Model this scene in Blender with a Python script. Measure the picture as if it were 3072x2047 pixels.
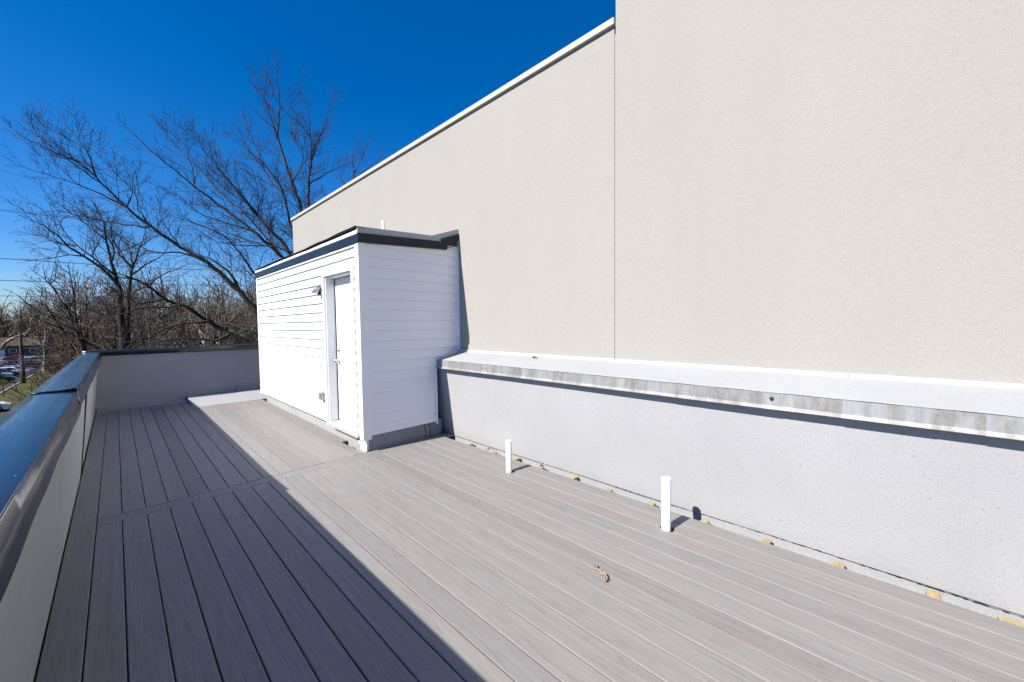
import bpy, bmesh, math, random
import numpy as np
from mathutils import Vector, Matrix, Quaternion
R = math.radians
for o in list(bpy.data.objects): bpy.data.objects.remove(o, do_unlink=True)
scene = bpy.context.scene
COL = scene.collection

# ------------------------------------------------------------------ camera
YAW, PITCH, ROLL = 0.791526, 0.045081, -0.011974
cam_d = bpy.data.cameras.new('camera'); cam = bpy.data.objects.new('camera', cam_d); COL.objects.link(cam)
cam_d.sensor_width = 36; cam_d.lens = 13.764; cam_d.clip_start = 0.05; cam_d.clip_end = 5000
fw = Vector((math.sin(YAW)*math.cos(PITCH), math.cos(YAW)*math.cos(PITCH), -math.sin(PITCH)))
r0 = Vector((math.cos(YAW), -math.sin(YAW), 0)); u0 = r0.cross(fw)
rt = r0*math.cos(ROLL)+u0*math.sin(ROLL); up = rt.cross(fw)
cam.matrix_world = Matrix(((rt.x, up.x, -fw.x, 0), (rt.y, up.y, -fw.y, 0), (rt.z, up.z, -fw.z, 1.53), (0, 0, 0, 1)))
scene.camera = cam
scene.render.resolution_x = 1024; scene.render.resolution_y = 682

# ------------------------------------------------------------------ sky, sun, exposure
SUN_FROM = Vector((-1.0, 0.128, 0.85)).normalized()
EL = math.asin(SUN_FROM.z); AZ = math.atan2(SUN_FROM.x, SUN_FROM.y)
w = bpy.data.worlds.new('World'); scene.world = w; w.use_nodes = True
nt = w.node_tree; nt.nodes.clear()
sky = nt.nodes.new('ShaderNodeTexSky'); sky.sky_type = 'NISHITA'; sky.sun_disc = False
sky.sun_elevation = EL; sky.sun_rotation = AZ; sky.altitude = 0; sky.air_density = 1.0; sky.dust_density = 0.3; sky.ozone_density = 5.0
bg = nt.nodes.new('ShaderNodeBackground'); bg.inputs['Strength'].default_value = 0.066
wo = nt.nodes.new('ShaderNodeOutputWorld')
hsv = nt.nodes.new('ShaderNodeHueSaturation'); hsv.inputs['Saturation'].default_value = 1.27   # vivid, cool white balance of the photograph
tint = nt.nodes.new('ShaderNodeMix'); tint.data_type = 'RGBA'; tint.blend_type = 'MULTIPLY'; tint.inputs[0].default_value = 1; tint.inputs[7].default_value = (.92, .985, 1.18, 1)
nt.links.new(sky.outputs[0], tint.inputs[6]); nt.links.new(tint.outputs[2], hsv.inputs['Color']); nt.links.new(hsv.outputs[0], bg.inputs[0]); nt.links.new(bg.outputs[0], wo.inputs[0])
sun_d = bpy.data.lights.new('sun', 'SUN'); sun = bpy.data.objects.new('sun', sun_d); COL.objects.link(sun)
sun_d.energy = 5.0; sun_d.angle = R(0.53); sun_d.color = (1.0, 0.935, 0.84)
sun.rotation_mode = 'QUATERNION'; sun.rotation_quaternion = (-SUN_FROM).to_track_quat('-Z', 'Y'); sun.location = (-20, 5, 30)
vs = scene.view_settings; vs.view_transform = 'Standard'; vs.look = 'None'; vs.exposure = 1.0; vs.gamma = 1.0; vs.use_curve_mapping = False
scene.render.engine = 'CYCLES'

# ------------------------------------------------------------------ helpers
class MB:
    """collects simple shapes into one mesh"""
    def __init__(s): s.v = []; s.f = []; s.sm = []
    def add(s, vs, fs, smooth=False):
        b = len(s.v); s.v += [tuple(p) for p in vs]; s.f += [tuple(i+b for i in q) for q in fs]; s.sm += [smooth]*len(fs); return s
    def box(s, x0, x1, y0, y1, z0, z1):
        return s.add([(x0,y0,z0),(x1,y0,z0),(x1,y1,z0),(x0,y1,z0),(x0,y0,z1),(x1,y0,z1),(x1,y1,z1),(x0,y1,z1)],
                     [(3,2,1,0),(4,5,6,7),(0,1,5,4),(1,2,6,5),(2,3,7,6),(3,0,4,7)])
    def prism(s, pts, axis, a0, a1, smooth=False):
        """polygon pts (2d) extruded along axis between a0 and a1"""
        def P(p, a): return {'x': (a, p[0], p[1]), 'y': (p[0], a, p[1]), 'z': (p[0], p[1], a)}[axis]
        n = len(pts); vs = [P(p, a0) for p in pts]+[P(p, a1) for p in pts]
        fs = [(i, (i+1) % n, (i+1) % n+n, i+n) for i in range(n)]
        b = len(s.v); s.v += vs; s.f += [tuple(i+b for i in q) for q in fs]; s.sm += [smooth]*n
        s.f += [tuple(b+i for i in reversed(range(n))), tuple(b+n+i for i in range(n))]; s.sm += [False, False]
        return s
    def tube(s, pts, rads, k=10, cap=True):
        pts = [Vector(p) for p in pts]; n = len(pts)
        if not hasattr(rads, '__len__'): rads = [rads]*n
        rings = []
        ref = None
        for i in range(n):
            t = (pts[min(i+1, n-1)]-pts[max(i-1, 0)]).normalized()
            a = Vector((0, 0, 1)) if abs(t.z) < .9 else Vector((1, 0, 0))
            if ref is not None: a = ref
            e1 = (a-t*a.dot(t)).normalized(); ref = e1; e2 = t.cross(e1)
            rings.append([pts[i]+(e1*math.cos(2*math.pi*j/k)+e2*math.sin(2*math.pi*j/k))*rads[i] for j in range(k)])
        vs = [p for r_ in rings for p in r_]
        fs = [(i*k+j, i*k+(j+1) % k, (i+1)*k+(j+1) % k, (i+1)*k+j) for i in range(n-1) for j in range(k)]
        s.add(vs, fs, True)
        if cap:
            b = len(s.v)-len(vs)
            s.f += [tuple(b+j for j in reversed(range(k))), tuple(b+(n-1)*k+j for j in range(k))]; s.sm += [False, False]
        return s
    def lathe(s, prof, c, axis, k=20):
        """prof: (radius, along) pairs; axis: unit vector"""
        ax = Vector(axis).normalized(); a = Vector((0, 0, 1)) if abs(ax.z) < .9 else Vector((1, 0, 0))
        e1 = (a-ax*a.dot(ax)).normalized(); e2 = ax.cross(e1); c = Vector(c); n = len(prof)
        vs = [c+ax*h+(e1*math.cos(2*math.pi*j/k)+e2*math.sin(2*math.pi*j/k))*r for r, h in prof for j in range(k)]
        fs = [(i*k+j, i*k+(j+1) % k, (i+1)*k+(j+1) % k, (i+1)*k+j) for i in range(n-1) for j in range(k)]
        return s.add(vs, fs, True)
    def grid(s, fn, us, vs_, smooth=True):
        nu, nv = len(us), len(vs_)
        P = [fn(u, v) for u in us for v in vs_]
        F = [(i*nv+j, (i+1)*nv+j, (i+1)*nv+j+1, i*nv+j+1) for i in range(nu-1) for j in range(nv-1)]
        return s.add(P, F, smooth)
    def build(s, name, mat, parent=None, bevel=0, label=None, solid=0, origin=None):
        me = bpy.data.meshes.new(name); vs = s.v
        if origin is not None: vs = [(p[0]-origin[0], p[1]-origin[1], p[2]-origin[2]) for p in vs]
        me.from_pydata(vs, [], s.f); me.polygons.foreach_set('use_smooth', s.sm)
        bm = bmesh.new(); bm.from_mesh(me); bmesh.ops.recalc_face_normals(bm, faces=bm.faces); bm.to_mesh(me); bm.free()
        me.materials.append(mat)
        o = bpy.data.objects.new(name, me); COL.objects.link(o)
        if origin is not None: o.location = origin
        if parent is not None: o.parent = parent
        if solid and name in ('cap_flashing', 'edge_sheet'): e = o.modifiers.new('split', 'EDGE_SPLIT'); e.split_angle = R(22)
        if solid: m = o.modifiers.new('solid', 'SOLIDIFY'); m.thickness = solid; m.offset = 0
        if bevel:
            m = o.modifiers.new('bevel', 'BEVEL'); m.width = bevel; m.segments = 2; m.limit_method = 'ANGLE'; m.angle_limit = R(40)
        if label: o['label'] = label
        return o
def tag(o, label, cat, group=None, kind=None):
    if label: o['label'] = label
    if cat: o['category'] = cat
    if group: o['group'] = group
    if kind: o['kind'] = kind
    return o
def thing(name, label, cat, group=None):
    o = bpy.data.objects.new(name, None); COL.objects.link(o); o.empty_display_size = .2
    return tag(o, label, cat, group)
def structure(o): o['kind'] = 'structure'; return o
rng = random.Random(7)
def lin(a, b, n): return [a+(b-a)*i/(n-1) for i in range(n)]

# ------------------------------------------------------------------ materials
def new_mat(name):
    m = bpy.data.materials.new(name); m.use_nodes = True; n = m.node_tree; n.nodes.clear()
    out = n.nodes.new('ShaderNodeOutputMaterial'); p = n.nodes.new('ShaderNodeBsdfPrincipled'); n.links.new(p.outputs[0], out.inputs[0])
    return m, n, p
def nd(n, t, **kw):
    x = n.nodes.new(t)
    for k, v in kw.items():
        if k in x.inputs.keys() if isinstance(k, str) else False: x.inputs[k].default_value = v
        else: setattr(x, k, v)
    return x
def noise(n, vec, scale, detail=3, rough=.5, dist=0):
    x = n.nodes.new('ShaderNodeTexNoise'); x.inputs['Scale'].default_value = scale; x.inputs['Detail'].default_value = detail
    x.inputs['Roughness'].default_value = rough; x.inputs['Distortion'].default_value = dist
    if vec is not None: n.links.new(vec, x.inputs['Vector'])
    return x.outputs[0]
def ramp(n, fac, stops):
    x = n.nodes.new('ShaderNodeValToRGB'); e = x.color_ramp.elements
    while len(e) < len(stops): e.new(.5)
    for i, (p, c) in enumerate(stops):
        e[i].position = p; e[i].color = (c, c, c, 1) if not hasattr(c, '__len__') else (*c, 1)
    n.links.new(fac, x.inputs[0]); return x.outputs[0]
def mix(n, fac, a, b, mode='MIX'):
    x = n.nodes.new('ShaderNodeMix'); x.data_type = 'RGBA'; x.blend_type = mode
    for sock, val in ((x.inputs[0], fac), (x.inputs[6], a), (x.inputs[7], b)):
        if hasattr(val, 'is_output') or isinstance(val, bpy.types.NodeSocket): n.links.new(val, sock)
        elif hasattr(val, '__len__'): sock.default_value = (*val, 1)
        else: sock.default_value = val
    return x.outputs[2]
def math_(n, op, a, b=None, c=None):
    x = n.nodes.new('ShaderNodeMath'); x.operation = op
    for i, v in enumerate((a, b, c)):
        if v is None: continue
        if isinstance(v, bpy.types.NodeSocket): n.links.new(v, x.inputs[i])
        else: x.inputs[i].default_value = v
    return x.outputs[0]
def pos(n, scale=(1, 1, 1), rand=0):
    g = n.nodes.new('ShaderNodeNewGeometry'); m = n.nodes.new('ShaderNodeMapping'); n.links.new(g.outputs['Position'], m.inputs[0])
    m.inputs['Scale'].default_value = scale
    if rand:
        oi = n.nodes.new('ShaderNodeObjectInfo'); v = n.nodes.new('ShaderNodeVectorMath'); v.operation = 'SCALE'
        v.inputs[0].default_value = (rand, rand*1.7, rand*2.3); n.links.new(oi.outputs['Random'], v.inputs['Scale'])
        n.links.new(v.outputs[0], m.inputs['Location'])
    return m.outputs[0]
def objrand(n): return n.nodes.new('ShaderNodeObjectInfo').outputs['Random']
def bump(n, p, h, strength, dist):
    b = n.nodes.new('ShaderNodeBump'); b.inputs['Strength'].default_value = strength; b.inputs['Distance'].default_value = dist
    n.links.new(h, b.inputs['Height']); n.links.new(b.outputs[0], p.inputs['Normal']); return b
def setc(n, p, col, rough=.6, metal=0, spec=.5):
    if isinstance(col, bpy.types.NodeSocket): n.links.new(col, p.inputs['Base Color'])
    else: p.inputs['Base Color'].default_value = (*col, 1)
    if isinstance(rough, bpy.types.NodeSocket): n.links.new(rough, p.inputs['Roughness'])
    else: p.inputs['Roughness'].default_value = rough
    p.inputs['Metallic'].default_value = metal; p.inputs['Specular IOR Level'].default_value = spec
def plain(name, col, rough=.6, metal=0, spec=.5, var=0.0, vscale=3, bmp=0, bscale=60):
    m, n, p = new_mat(name)
    v = pos(n)
    c = mix(n, noise(n, v, vscale, 4), tuple(x*(1-var) for x in col), tuple(min(1, x*(1+var)) for x in col)) if var else col
    setc(n, p, c, rough, metal, spec)
    if bmp: bump(n, p, noise(n, v, bscale, 3), bmp, .002)
    return m
M = {}
def m_stucco():
    m, n, p = new_mat('stucco')
    v = pos(n)
    big = noise(n, pos(n, (1, 1, .35)), 1.1, 5, .6); fine = noise(n, v, 190, 3, .7); mid = noise(n, v, 40, 3, .6)
    c = mix(n, ramp(n, big, [(.3, 0), (.7, 1)]), (.3010, .2915, .2740), (.3230, .3145, .2990))
    c = mix(n, ramp(n, fine, [(.30, 1), (.55, 0)]), c, (.2250, .2137, .1965))
    c = mix(n, ramp(n, mid, [(.35, .25), (.6, 0)]), c, (.2513, .2385, .2205))
    drip = noise(n, pos(n, (1, 7, .25)), 1.6, 4, .6)
    c = mix(n, math_(n, 'MULTIPLY', ramp(n, drip, [(.58, 0), (.8, 1)]), .07), c, (.2175, .2025, .1800))
    setc(n, p, c, .9, 0, .2)
    h = math_(n, 'ADD', math_(n, 'MULTIPLY', fine, .6), mid)
    bump(n, p, h, .38, .006); return m
def m_membrane(name, base, dark, spot=.5):
    m, n, p = new_mat(name)
    v = pos(n)
    g1 = noise(n, v, 210, 3, .75); g2 = noise(n, v, 75, 3, .7); big = noise(n, v, 1.6, 5, .6); clump = noise(n, v, 3.2, 3, .6)
    c = mix(n, ramp(n, big, [(.3, 0), (.7, 1)]), tuple(x*.92 for x in base), tuple(min(1, x*1.04) for x in base))
    c = mix(n, ramp(n, g1, [(.34, 1), (.52, 0)]), c, tuple(x*.70 for x in base))
    sp = math_(n, 'MULTIPLY', ramp(n, g2, [(.62, 0), (.70, 1)]), ramp(n, clump, [(.40, .05), (.72, 1)]))
    c = mix(n, math_(n, 'MULTIPLY', sp, spot), c, dark)
    smudge = math_(n, 'MULTIPLY', ramp(n, noise(n, pos(n, (1, 1, 1.8)), 5.5, 5, .65), [(.68, 0), (.80, 1)]), .35)
    c = mix(n, smudge, c, tuple(x*.5 for x in base))
    setc(n, p, c, .93, 0, .15)
    bump(n, p, math_(n, 'ADD', g1, math_(n, 'MULTIPLY', big, .6)), .32, .004); return m
def m_deck():
    m, n, p = new_mat('composite_deck_board')
    rnd = objrand(n)
    streak = noise(n, pos(n, (26, 1.0, 1), 40), 1.6, 5, .65); fine = noise(n, pos(n, (240, 5, 1), 40), 1.0, 3, .6)
    tone = noise(n, pos(n, (5, .5, 1), 40), 1.3, 3)
    c = mix(n, ramp(n, streak, [(.32, 0), (.68, 1)]), (.2010, .1920, .1875), (.2475, .2415, .2393))
    c = mix(n, math_(n, 'MULTIPLY', ramp(n, tone, [(.4, 0), (.75, 1)]), .5), c, (.2250, .2040, .1920))
    c = mix(n, math_(n, 'MULTIPLY', ramp(n, fine, [(.3, 1), (.55, 0)]), .45), c, (.1425, .1350, .1350))
    tint = ramp(n, rnd, [(0, (.88, .85, .83)), (.14, (.98, .985, 1.0)), (.5, (1, 1, 1.0)), (.74, (1.03, 1.0, .975)), (1, (.91, .92, .95))])
    c = mix(n, 1.0, c, tint, 'MULTIPLY')
    con = noise(n, pos(n, (7.5, .62, 1), 40), 1.0, 1.5, .4)
    fr = math_(n, 'FRACT', math_(n, 'MULTIPLY', con, 15))
    line = ramp(n, fr, [(0, 1), (.10, .75), (.24, 0), (1, 0)])
    brk = noise(n, pos(n, (60, 9, 1), 20), 1.0, 2)
    line = math_(n, 'MULTIPLY', line, ramp(n, brk, [(.35, 0), (.6, 1)]))
    c = mix(n, math_(n, 'MULTIPLY', line, .16), c, (.0975, .0953, .0975))
    setc(n, p, c, .62, 0, .35)
    h = math_(n, 'ADD', math_(n, 'MULTIPLY', line, -1.0), math_(n, 'MULTIPLY', fine, .5))
    bump(n, p, h, .45, .0022); return m
def m_cap():
    m, n, p = new_mat('dark_cap_metal')
    v = pos(n)
    big = noise(n, pos(n, (1.4, 1.1, 1)), 1.4, 4, .55); sc = noise(n, pos(n, (9, 1.2, 3)), 3, 5, .7)
    c = mix(n, ramp(n, sc, [(.5, 0), (.8, 1)]), (.010, .012, .016), (.018, .021, .027))
    dust = ramp(n, noise(n, pos(n, (3, 1, 1)), 1.1, 5, .7), [(.58, 0), (.75, 1)])
    c = mix(n, math_(n, 'MULTIPLY', dust, .10), c, (.16, .165, .17))
    setc(n, p, c, mix(n, ramp(n, sc, [(.45, 0), (.7, 1)]), (.17,)*3, (.26,)*3), 0, .5); p.inputs['IOR'].default_value = 1.7
    bump(n, p, math_(n, 'ADD', big, math_(n, 'MULTIPLY', noise(n, pos(n, (.8, 2.6, 1)), 1.3, 3, .6), .8)), .05, .03); return m
def m_galv():
    m, n, p = new_mat('weathered_galvanised_flashing')
    rnd = objrand(n)
    st = noise(n, pos(n, (1, 9, 3.5), 30), 1.0, 7, .8, .6); st2 = noise(n, pos(n, (1, 7, .5), 30), 1.2, 3, .6); spang = noise(n, pos(n), 14, 4, .6)
    c = mix(n, ramp(n, st, [(.35, 0), (.65, 1)]), (.1872, .1810, .1716), (.3432, .3432, .3432))
    c = mix(n, math_(n, 'MULTIPLY', ramp(n, st2, [(.5, 0), (.62, 1)]), .5), c, (.3432, .3666, .4056))
    c = mix(n, math_(n, 'MULTIPLY', ramp(n, spang, [(.6, 0), (.75, 1)]), .5), c, (.3900, .3978, .4056))
    dr = noise(n, pos(n, (1, 45, 5), 30), 1.0, 4, .7, .8)
    c = mix(n, math_(n, 'MULTIPLY', ramp(n, dr, [(.30, 1), (.44, 0)]), .32), c, (.1326, .1287, .1209))
    setc(n, p, c, mix(n, st2, (.34,)*3, (.58,)*3), .35, .5)
    bump(n, p, noise(n, pos(n, (1, 2, 1), 30), 2.2, 2), .15, .03); return m
def m_siding():
    m, n, p = new_mat('white_vinyl_siding')
    big = noise(n, pos(n, (1, 1, 3)), 2.2, 4, .6); gr = noise(n, pos(n, (2, 2, 40)), 6, 4, .6)
    c = mix(n, big, (.82, .825, .835), (.86, .86, .86))
    sc = ramp(n, noise(n, pos(n, (6, 6, 14)), 3, 5, .7), [(.72, 0), (.80, 1)])
    c = mix(n, math_(n, 'MULTIPLY', sc, .16), c, (.45, .44, .43))
    setc(n, p, c, .42, 0, .4); bump(n, p, math_(n, 'ADD', math_(n, 'MULTIPLY', gr, .3), big), .12, .012); return m
def m_joist():
    m, n, p = new_mat('treated_pine')
    g = noise(n, pos(n, (3, 60, 60), 9), 1.2, 4, .6, 1.0)
    setc(n, p, mix(n, ramp(n, g, [(.35, 0), (.65, 1)]), (.2635, .1997, .0892), (.3910, .3187, .1700)), .8); bump(n, p, g, .3, .003); return m
def m_bark(name, a, b, sc=7, patch=None):
    m, n, p = new_mat(name)
    v = pos(n, (1, 1, .4), 5)
    g = noise(n, v, sc, 5, .65)
    c = mix(n, ramp(n, g, [(.35, 0), (.68, 1)]), a, b)
    if patch: c = mix(n, ramp(n, noise(n, pos(n, (1, 1, .6)), 2.4, 3, .6), [(.48, 0), (.56, 1)]), c, patch)
    setc(n, p, c, .9, 0, .2); bump(n, p, g, .5, .02); return m
def m_ground():
    m, n, p = new_mat('winter_grass')
    v = pos(n)
    a = noise(n, v, .22, 5, .65); b = noise(n, v, 2.6, 4, .7); l = noise(n, v, .06, 4, .6)
    c = mix(n, ramp(n, a, [(.35, 0), (.65, 1)]), (.0390, .0495, .0120), (.0690, .0735, .0225))
    c = mix(n, math_(n, 'MULTIPLY', ramp(n, b, [(.5, 0), (.75, 1)]), .6), c, (.1013, .0788, .0450))
    c = mix(n, math_(n, 'MULTIPLY', ramp(n, l, [(.48, 0), (.62, 1)]), .55), c, (.0863, .0630, .0390))
    setc(n, p, c, .95, 0, .1); bump(n, p, b, .8, .08); return m
def m_asphalt():
    m, n, p = new_mat('asphalt')
    v = pos(n)
    c = mix(n, noise(n, v, .35, 5, .6), (.0255, .0263, .0285), (.0435, .0435, .0457))
    setc(n, p, c, .85, 0, .3); bump(n, p, noise(n, v, 40, 2), .3, .01); return m
M['stucco'] = m_stucco()
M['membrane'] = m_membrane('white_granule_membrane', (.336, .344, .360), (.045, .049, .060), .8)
M['membrane_grey_and_shade'] = m_membrane('grey_and_shade_granule_membrane', (.3000, .3090, .3225), (.0675, .0750, .0825), .5)  # darkened for the far parapet's shade; also the curb's own grey
M['deck'] = m_deck(); M['cap'] = m_cap(); M['galv'] = m_galv(); M['siding'] = m_siding(); M['joist'] = m_joist()
M['white'] = plain('white_paint', (.80, .80, .80), .45, var=.02, bmp=.1)
M['white_pvc'] = plain('white_pvc_pipe', (.80, .80, .79), .35, var=.03, vscale=8)
M['bead'] = plain('white_stucco_bead', (.4836, .4836, .4758), .5)
M['coping'] = plain('cream_coping_metal', (.3900, .3783, .3549), .5, var=.03)
M['dark_trim'] = plain('dark_painted_trim', (.009, .014, .024), .38, 0, .28, var=.15, vscale=5, bmp=.12, bscale=9)
M['grey_trim'] = plain('grey_roofing_edge', (.40, .41, .42), .6, var=.05)
M['roof_dark'] = plain('dark_roof_membrane', (.05, .05, .052), .85, var=.2)
M['tar'] = plain('black_sealant', (.012, .012, .014), .7)
M['gap'] = plain('rubber_weatherstrip', (.015, .015, .016), .8)
M['alu'] = plain('aluminium_threshold', (.62, .63, .63), .38, .6, var=.08, vscale=20)
M['steel'] = plain('brushed_nickel', (.58, .56, .53), .28, .95, var=.05)
M['grey_plastic'] = plain('grey_weatherproof_plastic', (.42, .43, .45), .5, var=.05)
M['lamp_metal'] = plain('dark_grey_lamp_metal', (.055, .055, .058), .5, .4)
M['jamb'] = plain('light_grey_jamb', (.66, .675, .69), .5, var=.06, vscale=9)  # slightly greyer than the casing, with faint mottling
M['scrap'] = plain('dry_curled_bark', (.2640, .1960, .1440), .85, var=.25, vscale=40, bmp=.5, bscale=120)
M['leafdry'] = plain('dry_leaf', (.2240, .1880, .1120), .8, var=.25, vscale=60)
M['bark'] = m_bark('grey_brown_bark', (.0240, .0192, .0160), (.0680, .0552, .0448))
M['bark_dark'] = m_bark('dark_bark', (.0144, .0120, .0104), (.0440, .0352, .0288))
M['bark_moss'] = m_bark('lichen_bark', (.0280, .0232, .0176), (.0800, .0704, .0496), 7, (.1200, .1120, .0760))
M['sycamore'] = m_bark('pale_sycamore_bark', (.1760, .1560, .1240), (.3360, .3120, .2640), 3, (.1360, .1120, .0840))
M['twig'] = m_bark('reddish_twigs', (.0336, .0232, .0208), (.0760, .0560, .0496), 3)
M['twig_far'] = m_bark('brown_far_twigs', (.0680, .0480, .0352), (.1320, .0960, .0720), .4)
M['twig_pale'] = m_bark('pale_twigs', (.0960, .0784, .0624), (.1840, .1560, .1240), .5)
M['ground'] = m_ground(); M['asphalt'] = m_asphalt()
M['concrete'] = plain('concrete', (.2520, .2450, .2310), .9, var=.12)
M['glass'] = plain('car_glass', (.02, .028, .032), .06, 0, .8)
M['tyre'] = plain('tyre_rubber', (.02, .02, .021), .8)
M['rim'] = plain('alloy_rim', (.5, .5, .51), .3, .9)
M['headlight'] = plain('headlight_lens', (.7, .72, .74), .1, 0, .8)
M['taillight'] = plain('taillight_lens', (.30, .012, .012), .15)
M['wood_pole'] = m_bark('creosoted_pole', (.055, .040, .030), (.120, .088, .066), 9)
M['wire'] = plain('black_cable', (.02, .02, .022), .6)
M['sign_yellow'] = plain('yellow_sign_sheet', (.5400, .3450, .0150), .45, var=.04)
M['black'] = plain('black_paint', (.012, .012, .012), .5)
M['house'] = plain('grey_lavender_house_siding', (.0910, .0845, .0975), .8, var=.08)
M['house_roof'] = plain('brown_shingles', (.0488, .0338, .0273), .9, var=.2, vscale=1.5)
M['house_glass'] = plain('dark_window', (.02, .022, .03), .08, 0, .7)
M['frosted'] = plain('lamp_glass', (.72, .74, .74), .15, 0, .6)

# ================================================================== SETTING
G = -6.5
def sheet(name, x0, x1, y0, y1, z, mat):
    return structure(MB().add([(x0,y0,z),(x1,y0,z),(x1,y1,z),(x0,y1,z)], [(0,1,2,3)]).build(name, mat))
sheet('ground', -1500, 1500, -1500, 1500, G, M['ground'])
sheet('parking_lot', -75, -10.5, 40, 163, G+.004, M['asphalt'])
structure(MB().box(-10.5, -10.32, 40, 163, G-.05, G+.10).build('kerb', M['concrete'], bevel=.02))
structure(MB().box(-75, -10.5, 163, 164.4, G-.05, G+.12).build('pavement', M['concrete'], bevel=.02))
structure(MB().box(-.40, 13.0, -5.0, 11.74, G-.1, -.115).build('roof', M['membrane']))

# ================================================================== ROOF DECK
deck = thing('roof_deck', 'grey composite plank deck covering the flat roof', 'deck')
XS = [-.309,-.164,-.022,.122,.265,.409,.557,.703,.854,.995,1.143,1.280,1.432,1.584,1.737,1.885,2.033,2.183,2.332,2.482,2.632,2.786,2.940,3.092]
GAP = .0056
def board_prof(a, b, t=.025, r=.0036):
    return [(a+.002,-t),(b-.002,-t),(b,-t+.004),(b,-r),(b-r*.3,-r*.3),(b-r,0),(a+r,0),(a+r*.3,-r*.3),(a,-r),(a,-t+.004)]
def board(a, b, y0, y1, name='board', dz=0.0):
    mb = MB().prism(board_prof(a, b), 'y', y0, y1)
    o = mb.build(name, M['deck'], deck, origin=((a+b)/2, (y0+y1)/2, 0)); o.location.z += dz
    return o
YA0, YA1, YB0 = -3.2, 4.366, 4.522
POSTS = [(2.800, 1.187, .385), (2.803, 2.83, .325)]
for i in range(23):
    a, b = XS[i]+GAP/2, XS[i+1]-GAP/2
    dz = rng.uniform(-.0012, .0012)
    if i == 21:       # notched round the two pipes
        mb = MB(); ys = [YA0]
        for (px, py, _) in sorted(POSTS, key=lambda q: q[1]): ys += [py-.052, py+.045]
        ys.append(YA1)
        for k in range(0, len(ys)-1):
            aa = a if k % 2 == 0 else a+.062
            mb.prism(board_prof(aa, b), 'y', ys[k]-(.0 if k % 2 == 0 else .0), ys[k+1])
        mb.build('board', M['deck'], deck, origin=((a+b)/2, .5, 0)); continue
    if i == 0: board(a, b, YA0, 4.442, dz=dz)
    else: board(a, b, YA0, YA1-.003, dz=dz)
for i in range(16):
    a, b = XS[i]+GAP/2, XS[i+1]-GAP/2
    dz = rng.uniform(-.0012, .0012)
    y1 = 10.36 if b < 1.0 else 9.53
    y1 += rng.uniform(-.006, .006)
    board(a, b, 4.446 if i == 0 else YB0+.003, y1, dz=dz)
board(XS[16]+GAP/2, 2.112, 5.18, 9.53)
mb = MB().prism([(y, z) for y, z in board_prof(YA1, YB0-.002)], 'x', -.158, 3.243)   # cross board
mb.build('border_board', M['deck'], deck)
JY = [-2.6,-2.2,-1.8,-1.4,-1.0,-.48,-.175,.236,.635,1.043,1.48,1.891,2.303,2.723,3.108,3.466,3.936,4.425,4.985,5.39,5.8,6.2,6.6,7.0,7.4,7.8,8.2,8.6,9.0,9.4,9.9]
for k, y in enumerate(JY):
    x1 = 3.228+rng.uniform(-.03, .010) if y < 4.5 else 2.09
    wd = .056
    if -.5 < y < -.4: wd = .15
    if y > 9.45: x1 = .98
    j = MB().box(-1.6, 0, -wd/2, wd/2, -.113, -.0275).build('joist', M['joist'], deck, bevel=.003)
    j.location = (x1, y, rng.uniform(-.004, 0)); j.rotation_euler = (0, 0, rng.uniform(-.012, .012)); j.scale.x = (x1+.27)/1.6

# ================================================================== SIDE PARAPET
par = thing('parapet_wall', 'long low roof parapet with blue-black metal cap on the left', 'parapet')
def wob(a, b, s): return math.sin(a*2.1+s)*.5+math.sin(a*5.3+b*3+s*2)*.3+math.sin(a*0.7+b*7+s)*.4
MB().box(-.40, -.335, -5.0, 10.62, G, 1.03).build('wall_core', M['stucco'], par)
def face(u, v, off=0): return (-.313+.083*v/.97+.004*wob(u, v, 1)*(.3+v)+off, u, v)
MB().grid(lambda u, v: face(u, v, 0), lin(-5.0, 5.93, 90), lin(-.11, 1.02, 10)).build('membrane_sheet', M['membrane'], par)  # lighter copy of the far parapet's membrane: its brighter light is in the colour
MB().grid(lambda u, v: face(u, v, -.006+.012*max(0, 1-(u-5.95)*4)), lin(5.95, 10.61, 50), lin(-.11, 1.02, 10)).build('membrane_sheet', M['membrane'], par)
def seam(z): 
    p = face(5.94+.02*z, z); return (p[0]+.004, p[1]+.01*math.sin(z*9), p[2])
MB().tube([seam(z) for z in lin(0, 1.0, 14)], [.003+.007*z for z in lin(0, 1.0, 14)], 6).build('open_seam', M['tar'], par)
def cap(y0, y1, z, name, wave, s, lift_end=0):
    def fn(u, k):
        t = (u-y0)/(y1-y0); hz = .0035*wob(u*1.0, 0, s)*wave; hx = .005*wob(u*1.5, 1, s+1)*wave
        lift = lift_end*max(0, 1-(u-y0)*1.6)
        pr = [(-.436+.0, z-.135), (-.432, z-.012), (-.428, z+.001), (-.36, z+.004+.0025*wob(u, .3, s)), (-.29, z+.003+.003*wob(u, .7, s)), (-.22, z+lift), (-.2135, z-.0015+lift), (-.2110, z-.007+lift), (-.2085+hx*.2, z-.068+lift*.8), (-.2075+hx*.3, z-.0725+hz*.3+lift*.8), (-.195+hx, z-.122+hz+lift*.6)]
        return (pr[k][0], u, pr[k][1])
    n = max(8, int((y1-y0)*16))
    return MB().grid(fn, lin(y0, y1, n), range(11)).build(name, M['cap'], par, solid=.0022)
cap(-5.0, 4.27, 1.080, 'cap_flashing', 1.0, 2)
cap(4.20, 10.60, 1.086, 'cap_flashing', .8, 5, lift_end=.016)
MB().box(-.40, -.235, 4.15, 4.4, 1.02, 1.066).build('cap_batten', M['tar'], par)
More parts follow.
